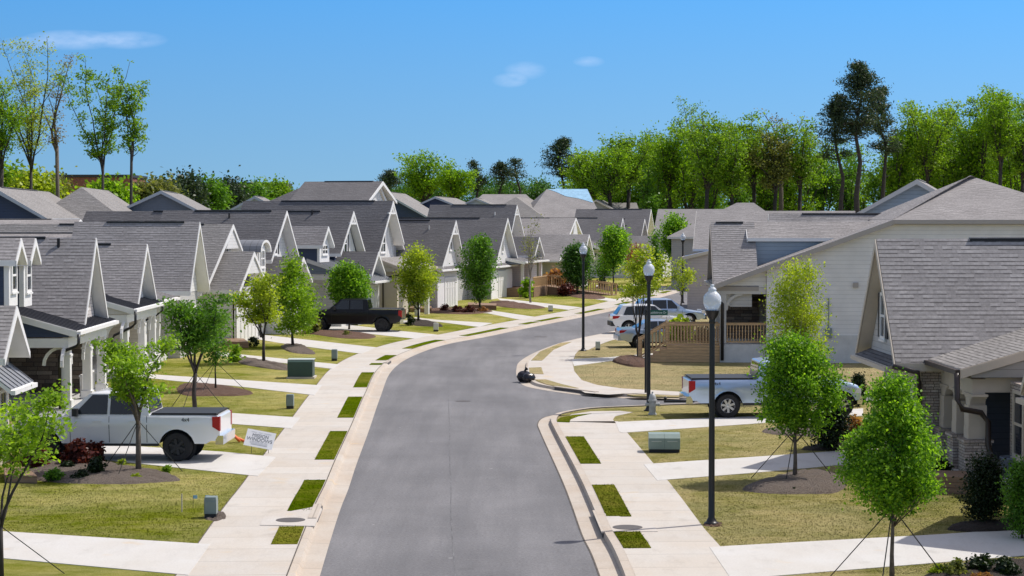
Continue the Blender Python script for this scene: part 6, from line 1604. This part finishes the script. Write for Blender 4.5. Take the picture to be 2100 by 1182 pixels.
def shrub(label, px, pb, w, hgt, leaf, seed, n=(30, 26), ls=None, d=None):
    x, y = G(px, pb); k = y / F; r = w * k / 2; H = hgt * k; rng = np.random.default_rng(seed)
    ls = ls or max(.028, .11 * H); C, P = crown_pts(H * .92, H * .12, [r * .85 * q for q in (.7, 1, 1, .9, .65, .3)], n[0], n[1], H * .12, rng, .5, .15)
    P[:, 2] = np.maximum(P[:, 2], .02)
    o = empty('shrub', (x, y, Z0), 0, label, 'shrub', 'low shrubs in the planting beds')
    m = MB()
    for i in range(7): m.tube([(0, 0, -.02), tuple(C[i] * .5), tuple(C[i])], [.014, .01, .005], 4)
    m.build('stem', 'bark_dark', o)
    c = bpy.data.objects.new('foliage', leaf_mesh('foliage', P, ls, leaf, rng)); COL.objects.link(c); c.parent = o
for i, a in enumerate((
    ('dark red leaved shrub left of the dark bushes by the white pickup', 72, 962, 58, 55, 'leaf_red'), ('dark red leaved shrub with a tall twig, under the white pickup door', 160, 958, 60, 52, 'leaf_red'),
    ('red tipped shrub on top of the tallest dark bush, by the pickup', 192, 948, 38, 44, 'leaf_red'), ('round deep green bush at the front of the shrub bed', 112, 988, 40, 26, 'leaf_mid'),
    ('round dark bush right of the deep green one, in the shrub bed', 166, 986, 38, 22, 'leaf_shrub'), ('tall dark bush in the middle of the shrub bed', 198, 976, 36, 38, 'leaf_shrub'),
    ('dark bush behind the round deep green one', 140, 966, 34, 20, 'leaf_shrub'), ('tiny yellow green plant at the foot of the wide bright tree', 279, 985, 24, 14, 'leaf_yellow'),
    ('tiny green plant right of the wide bright tree', 342, 970, 20, 18, 'leaf_bright'), ('leafy yellow green plant left of the wide bright tree', 250, 962, 18, 20, 'leaf_yellow'),
    ('olive bush before the stone porch wall', 108, 850, 44, 46, 'leaf_olive'), ('yellow green bush at the lower right corner', 1925, 1182, 42, 24, 'leaf_yellow'), ('brown green bush at the bottom right, between two dark ones', 1962, 1186, 54, 38, 'leaf_olive'),
    ('large dark bush at the bottom right, in the bed', 2012, 1180, 56, 44, 'leaf_shrub'), ('dark bush right of the large one, at the bottom right', 2062, 1186, 60, 46, 'leaf_shrub'), ('rust coloured low plant at the bottom right', 2015, 1196, 60, 22, 'leaf_rust'),
    ('dark bush under the columns of the brick porch', 1925, 990, 44, 52, 'leaf_shrub'), ('rust tipped shrub by the brick garage wall', 1752, 905, 44, 48, 'leaf_rust'), ('leafy shrub left of the brick garage wall', 1795, 912, 46, 60, 'leaf_mid'),
    ('tiny yellow plant on the grey mulch under the rounded tree', 1664, 998, 16, 9, 'leaf_yellow'), ('dark stump like plant at the front of the grey mulch', 1627, 1010, 14, 10, 'leaf_shrub'),
    ('yellow green bush left of the small garage wing door', 482, 742, 26, 34, 'leaf_bright'), ('low dark shrub on the left lawn before the garage wing', 520, 712, 30, 20, 'leaf_shrub'), ('green shrub in the pot by the white cottage wall', 580, 680, 40, 40, 'leaf_mid'),
    ('pale leafy shrub before the black pickup', 640, 684, 36, 36, 'leaf_olive'), ('yellow green low plant under the round tree', 712, 690, 22, 12, 'leaf_olive'), ('dark shrub behind the tail of the black pickup', 838, 668, 26, 26, 'leaf_shrub'),
    ('narrow green shrub by the beige cottage wing', 820, 640, 28, 60, 'leaf_mid'), ('low dark red shrub before the white garage door, on the left', 914, 640, 22, 16, 'leaf_red'), ('low dark red shrub before the white garage door, in the middle', 938, 643, 26, 16, 'leaf_red'),
    ('low dark red shrub before the white garage door, on the right', 962, 643, 28, 17, 'leaf_red'), ('low brown shrub at the end of the red shrub row', 990, 641, 24, 12, 'leaf_rust'), ('rust leaved sapling by the dark cottage door', 1140, 600, 36, 48, 'leaf_rust'),
    ('slim green shrub before the wooden ramp', 1080, 612, 18, 38, 'leaf_bright'), ('dark red bush beside the foot of the wooden ramp', 1160, 608, 34, 26, 'leaf_red'), ('dark shrub at the cream garage door', 1236, 590, 24, 22, 'leaf_shrub'),
    ('low dark shrub row end before the far garage', 1265, 594, 30, 10, 'leaf_shrub'), ('yellow leaved climber beside the wooden steps', 1398, 722, 42, 66, 'leaf_yellow'), ('dark bush along the corner cottage railing', 1450, 718, 60, 44, 'leaf_shrub'),
)): shrub(*a, 40 + i, n=(34, 30) if a[3] > 30 else (22, 22))
# ---------------------------------------------------------------- background trees
ga = 'tall sparse trees behind the left houses'
def bare(label, px, top, w, leaf, n, d, seed, stems, lean, fork, rt, ls=.27, bark='bark_dark', rc=.7, nB=90, prof='column'):
    d *= 1.28; ls *= 1.2; rc *= 1.2; rt *= 1.2
    return T(label, (px, 0), top, fork, w, prof, leaf, n, ls, rc, bark, rt, name='tall_tree', group=ga, seed=seed, stems=stems, lean=lean, d=d, nB=nB, rise=1.0, shell=.6, lop=.35, top=.97, kink=.05)
forked_tree('tall many stemmed tree with fresh yellow leaves, at the far left', (66, 0), 38, 330, 185, 'leaf_yellow', 60, 6, .11, .4, 'bark_dark', .15, 8, 15, 6, 'tall_tree', ga, d=190, spread=.9, bare_frac=.5, start=.1, sub=.8)
forked_tree('leaning leafy tree cut by the left edge, behind the many stemmed one', (6, 0), 165, 345, 120, 'leaf_lime', 61, 7, .13, .5, 'bark_dark', .2, 5, 10, 6, 'tall_tree', ga, d=186, start=.2)
forked_tree('thin almost leafless tree between the tall left trees', (119, 0), 104, 300, 66, 'leaf_bud', 62, 2, .10, .4, 'bark', .2, 4, 12, 6, 'tall_tree', ga, d=194, start=.1)
forked_tree('tall double trunked tree with scattered green leaf tufts', (213, 0), 82, 338, 146, 'leaf_forest', 63, 6, .13, .24, 'bark_dark', .14, 6, 15, 4, 'tall_tree', ga, d=188, spread=.75, start=.05, sub=.75)
forked_tree('slender leaf tufted tree, rightmost of the tall left trees', (272, 0), 124, 300, 128, 'leaf_forest', 64, 6, .13, .24, 'bark_dark', .14, 4, 14, 4, 'tall_tree', ga, d=186, spread=.8, start=.05, sub=.75)
gb = 'bushes and low trees behind the left houses'
for i, (px, top, w, leaf, d, lb) in enumerate((
    (20, 352, 110, 'leaf_lime', 160, 'lime green bush at the far left under the tall trees'), (72, 366, 80, 'leaf_yellow', 158, 'yellow green bush below the many stemmed tree'), (104, 374, 40, 'leaf_olive', 162, 'olive bush left of the red brick wall'),
    (222, 386, 60, 'leaf_lime', 160, 'lime bush in front of the red brick building'), (318, 384, 60, 'leaf_olive', 165, 'olive bush right of the slender tufted tree'), (385, 360, 66, 'leaf_pine', 210, 'dark conifer right of the brick building'), (430, 374, 50, 'leaf_mid', 215, 'mid green low tree between two dark conifers'),
    (470, 368, 52, 'leaf_pine', 220, 'second dark conifer, above the pale blue gable'), (515, 380, 60, 'leaf_mid', 230, 'low rounded green tree left of the tallest roof'), (560, 376, 80, 'leaf_forest', 235, 'broad low green tree against the tallest roof'), (345, 372, 40, 'leaf_pine', 205, 'small dark conifer at the end of the brick building'))):
    T(lb, (px, 0), top, 430, w, 'cone' if leaf == 'leaf_pine' else 'spread', leaf, (90, 26), .42, 1.0, 'bark_dark', .2, name='low_tree', group=gb, seed=80 + i, d=d * 1.3, nB=14)
gw = 'trees of the wood beyond the roofs'
def wood(label, px, top, crown, w, prof, leaf, n, d, seed, ls=.36, rc=.9, rt=.3, stems=1, bark='bark_dark', **k):
    d *= 1.6; ls *= 1.5; rc *= 1.5; rt *= 1.45
    return T(label, (px, 0), top, crown, w, prof, leaf, n, ls, rc, bark, rt, name=k.pop('name', 'woodland_tree'), group=gw, seed=seed, d=d, stems=stems, nB=k.pop('nB', 40), lop=.42, rise=.8, shell=.55, **k)
forked_tree('big yellow green spreading tree above the low navy gabled house', (868, 0), 318, 405, 140, 'leaf_lime', 101, 7, .24, .6, 'bark_dark', .34, 7, 12, 5, 'woodland_tree', gw, d=370, start=.1)
forked_tree('lime green bushy tree right of the spreading one', (935, 0), 345, 410, 100, 'leaf_lime', 102, 9, .24, .6, 'bark_dark', .35, 6, 9, 5, 'woodland_tree', gw, d=366, start=.1)
pine('dark small pine at the right end of the tallest roof', 796, 350, 390, 50, 400, 103, gw)
pine('slim dark pine with a layered top, right of the lime trees', 974, 328, 395, 40, 400, 104, gw, nbr=40)
pine('flat topped dark pine, left of the thin bare pine', 1028, 332, 380, 60, 400, 105, gw, nbr=42)
pine('thin half bare pine with a crooked top', 1062, 324, 370, 62, 403, 106, gw, nbr=34, tuft=7)
pine('tall round headed dark pine above the blue roof sheeting', 1152, 283, 365, 84, 400, 107, gw, nbr=90, tuft=16)
pine('dark lower pine beneath the round headed pine', 1172, 340, 365, 56, 403, 108, gw, nbr=70)
top_line = [(1210, 305), (1250, 285), (1290, 272), (1330, 262), (1372, 238), (1418, 206), (1450, 222), (1500, 228), (1545, 222), (1590, 260), (1640, 240), (1860, 236), (1900, 178), (1945, 190), (1995, 162), (2050, 160), (2096, 176)]
desc = ['first tree of the bright wood, right of the dark pines', 'second bright tree of the wood, with a bushy top', 'third bright tree of the wood, wide and leafy', 'rounded lime tree left of the pale topped giant', 'leafy shoulder tree beside the pale topped giant', 'tall pale topped tree with a forked grey trunk', 'bright tree just right of the pale topped giant', 'tall lime tree over the pointed hip roof', 'open topped tree left of the leafless one', 'mid green tree below the leafless top', 'bright tree left of the tallest pine', 'olive tree right of the tallest pine', 'light green tree right of the pines, above the hip peak', 'broad lime tree behind the hip roof peak', 'large bright tree at the right, left of the last two', 'large bright tree next to the right edge', 'bright tree cut by the right edge']
for i, ((px, tp), lb) in enumerate(zip(top_line, desc)):
    rr = random.Random(i)
    lf = rr.choice(('leaf_forest', 'leaf_lime', 'leaf_forest', 'leaf_bright')) if i not in (9, 11) else 'leaf_olive'
    giant = i == 5
    forked_tree(lb, (px, 0), tp, tp + (435 - tp) * rr.uniform(.62, .88), rr.uniform(110, 155) * (1.25 if giant else 1), lf, 120 + i, 5 if giant else 6, .22, .6, 'bark' if giant else 'bark_dark', .34, 6, 15, 5, 'woodland_tree', gw, d=rr.uniform(328, 371), spread=.8, start=.04, bare_frac=.15 if giant else 0)
pine('tallest dark pine with a domed crown, standing over the wood', 1757, 120, 285, 112, 320, 150, gw, nbr=125, rt=.6, dead=14, tuft=20, rc=.6)
pine('lower left bough mass pine beside the tallest one', 1722, 190, 330, 90, 323, 151, gw, nbr=75, tuft=17)
pine('dark pine on the right flank of the tallest one', 1806, 175, 320, 76, 326, 152, gw, nbr=85, tuft=17)
forked_tree('leafless grey tree poking above the wood, left of the pines', (1600, 0), 196, 330, 80, 'leaf_bud', 153, 1, .2, .6, 'bark', .4, 5, 9, 5, 'woodland_tree', gw, d=345)
rgw = random.Random(5)
# the mass of the wood behind them: uncounted trees as one object
def woodland(name, spots, seed, leaf, label):
    rng = np.random.default_rng(seed); PP = []; m = MB()
    rnd = random.Random(seed)
    for (x, y, H, r, hb) in spots:
        m1 = MB(); tips = grow(m1, H, max(hb, H * .12), r, rnd, .36, 5, 9, 4, 1.0, 1.0, 0, .1, twig_mesh=False)
        P = np.repeat(np.array(tips), 7, axis=0); PP.append(P + rng.normal(size=P.shape) * np.array([.8, .8, .5]) + np.array([x, y, -.06]))
        i0 = len(m.v); m.v += [(a + x, b + y, c - .06) for a, b, c in m1.v]; m.f += [tuple(q + i0 for q in f) for f in m1.f]; m.m += m1.m; m.uv += m1.uv
    me = leaf_mesh(name, np.concatenate(PP), .26, leaf, rng); o = bpy.data.objects.new(name, me); COL.objects.link(o); tag(o, label, 'woodland', None, 'stuff')
    o2 = m.build(name + '_trunks', 'bark_dark'); tag(o2, 'dark trunks inside ' + label, 'woodland', None, 'stuff')
S1, S2, S3 = [], [], []
def top_at(px):
    xs = [q[0] for q in top_line]; ys = [q[1] for q in top_line]; return float(np.interp(px, xs, ys))
for i in range(95):
    px = rgw.uniform(1195, 2330); d = rgw.uniform(345, 425); tp = top_at(px) + rgw.uniform(18, 90) + (d - 345) * .18
    p = at(px, tp, d); r = rgw.uniform(3.8, 5.6); (S1 if i % 3 == 0 else S2 if i % 3 == 1 else S3).append((p.x, d, p.z, r, p.z * rgw.uniform(.12, .5)))
woodland('wood_light', S1, 301, 'leaf_lime', 'the lime green mass of the wood on the right')
woodland('wood_bright', S2, 302, 'leaf_forest', 'the mid green mass of the wood on the right')
woodland('wood_deep', S3, 303, 'leaf_mid', 'the deep green mass of the wood on the right')  # deeper leaf green than the other two masses
S4 = []
for i in range(26):
    px = rgw.uniform(810, 1230); d = rgw.uniform(420, 460); p = at(px, rgw.uniform(360, 385), d); S4.append((p.x, d, p.z, 5.5, p.z * .2))
for i in range(40):
    px = rgw.uniform(-700, 830); d = rgw.uniform(420, 460); p = at(px, rgw.uniform(388, 402), d); S4.append((p.x, d, p.z, 7, p.z * .2))
woodland('far_wood', S4, 304, 'leaf_deep', 'the low far wood behind the roofs on the left')
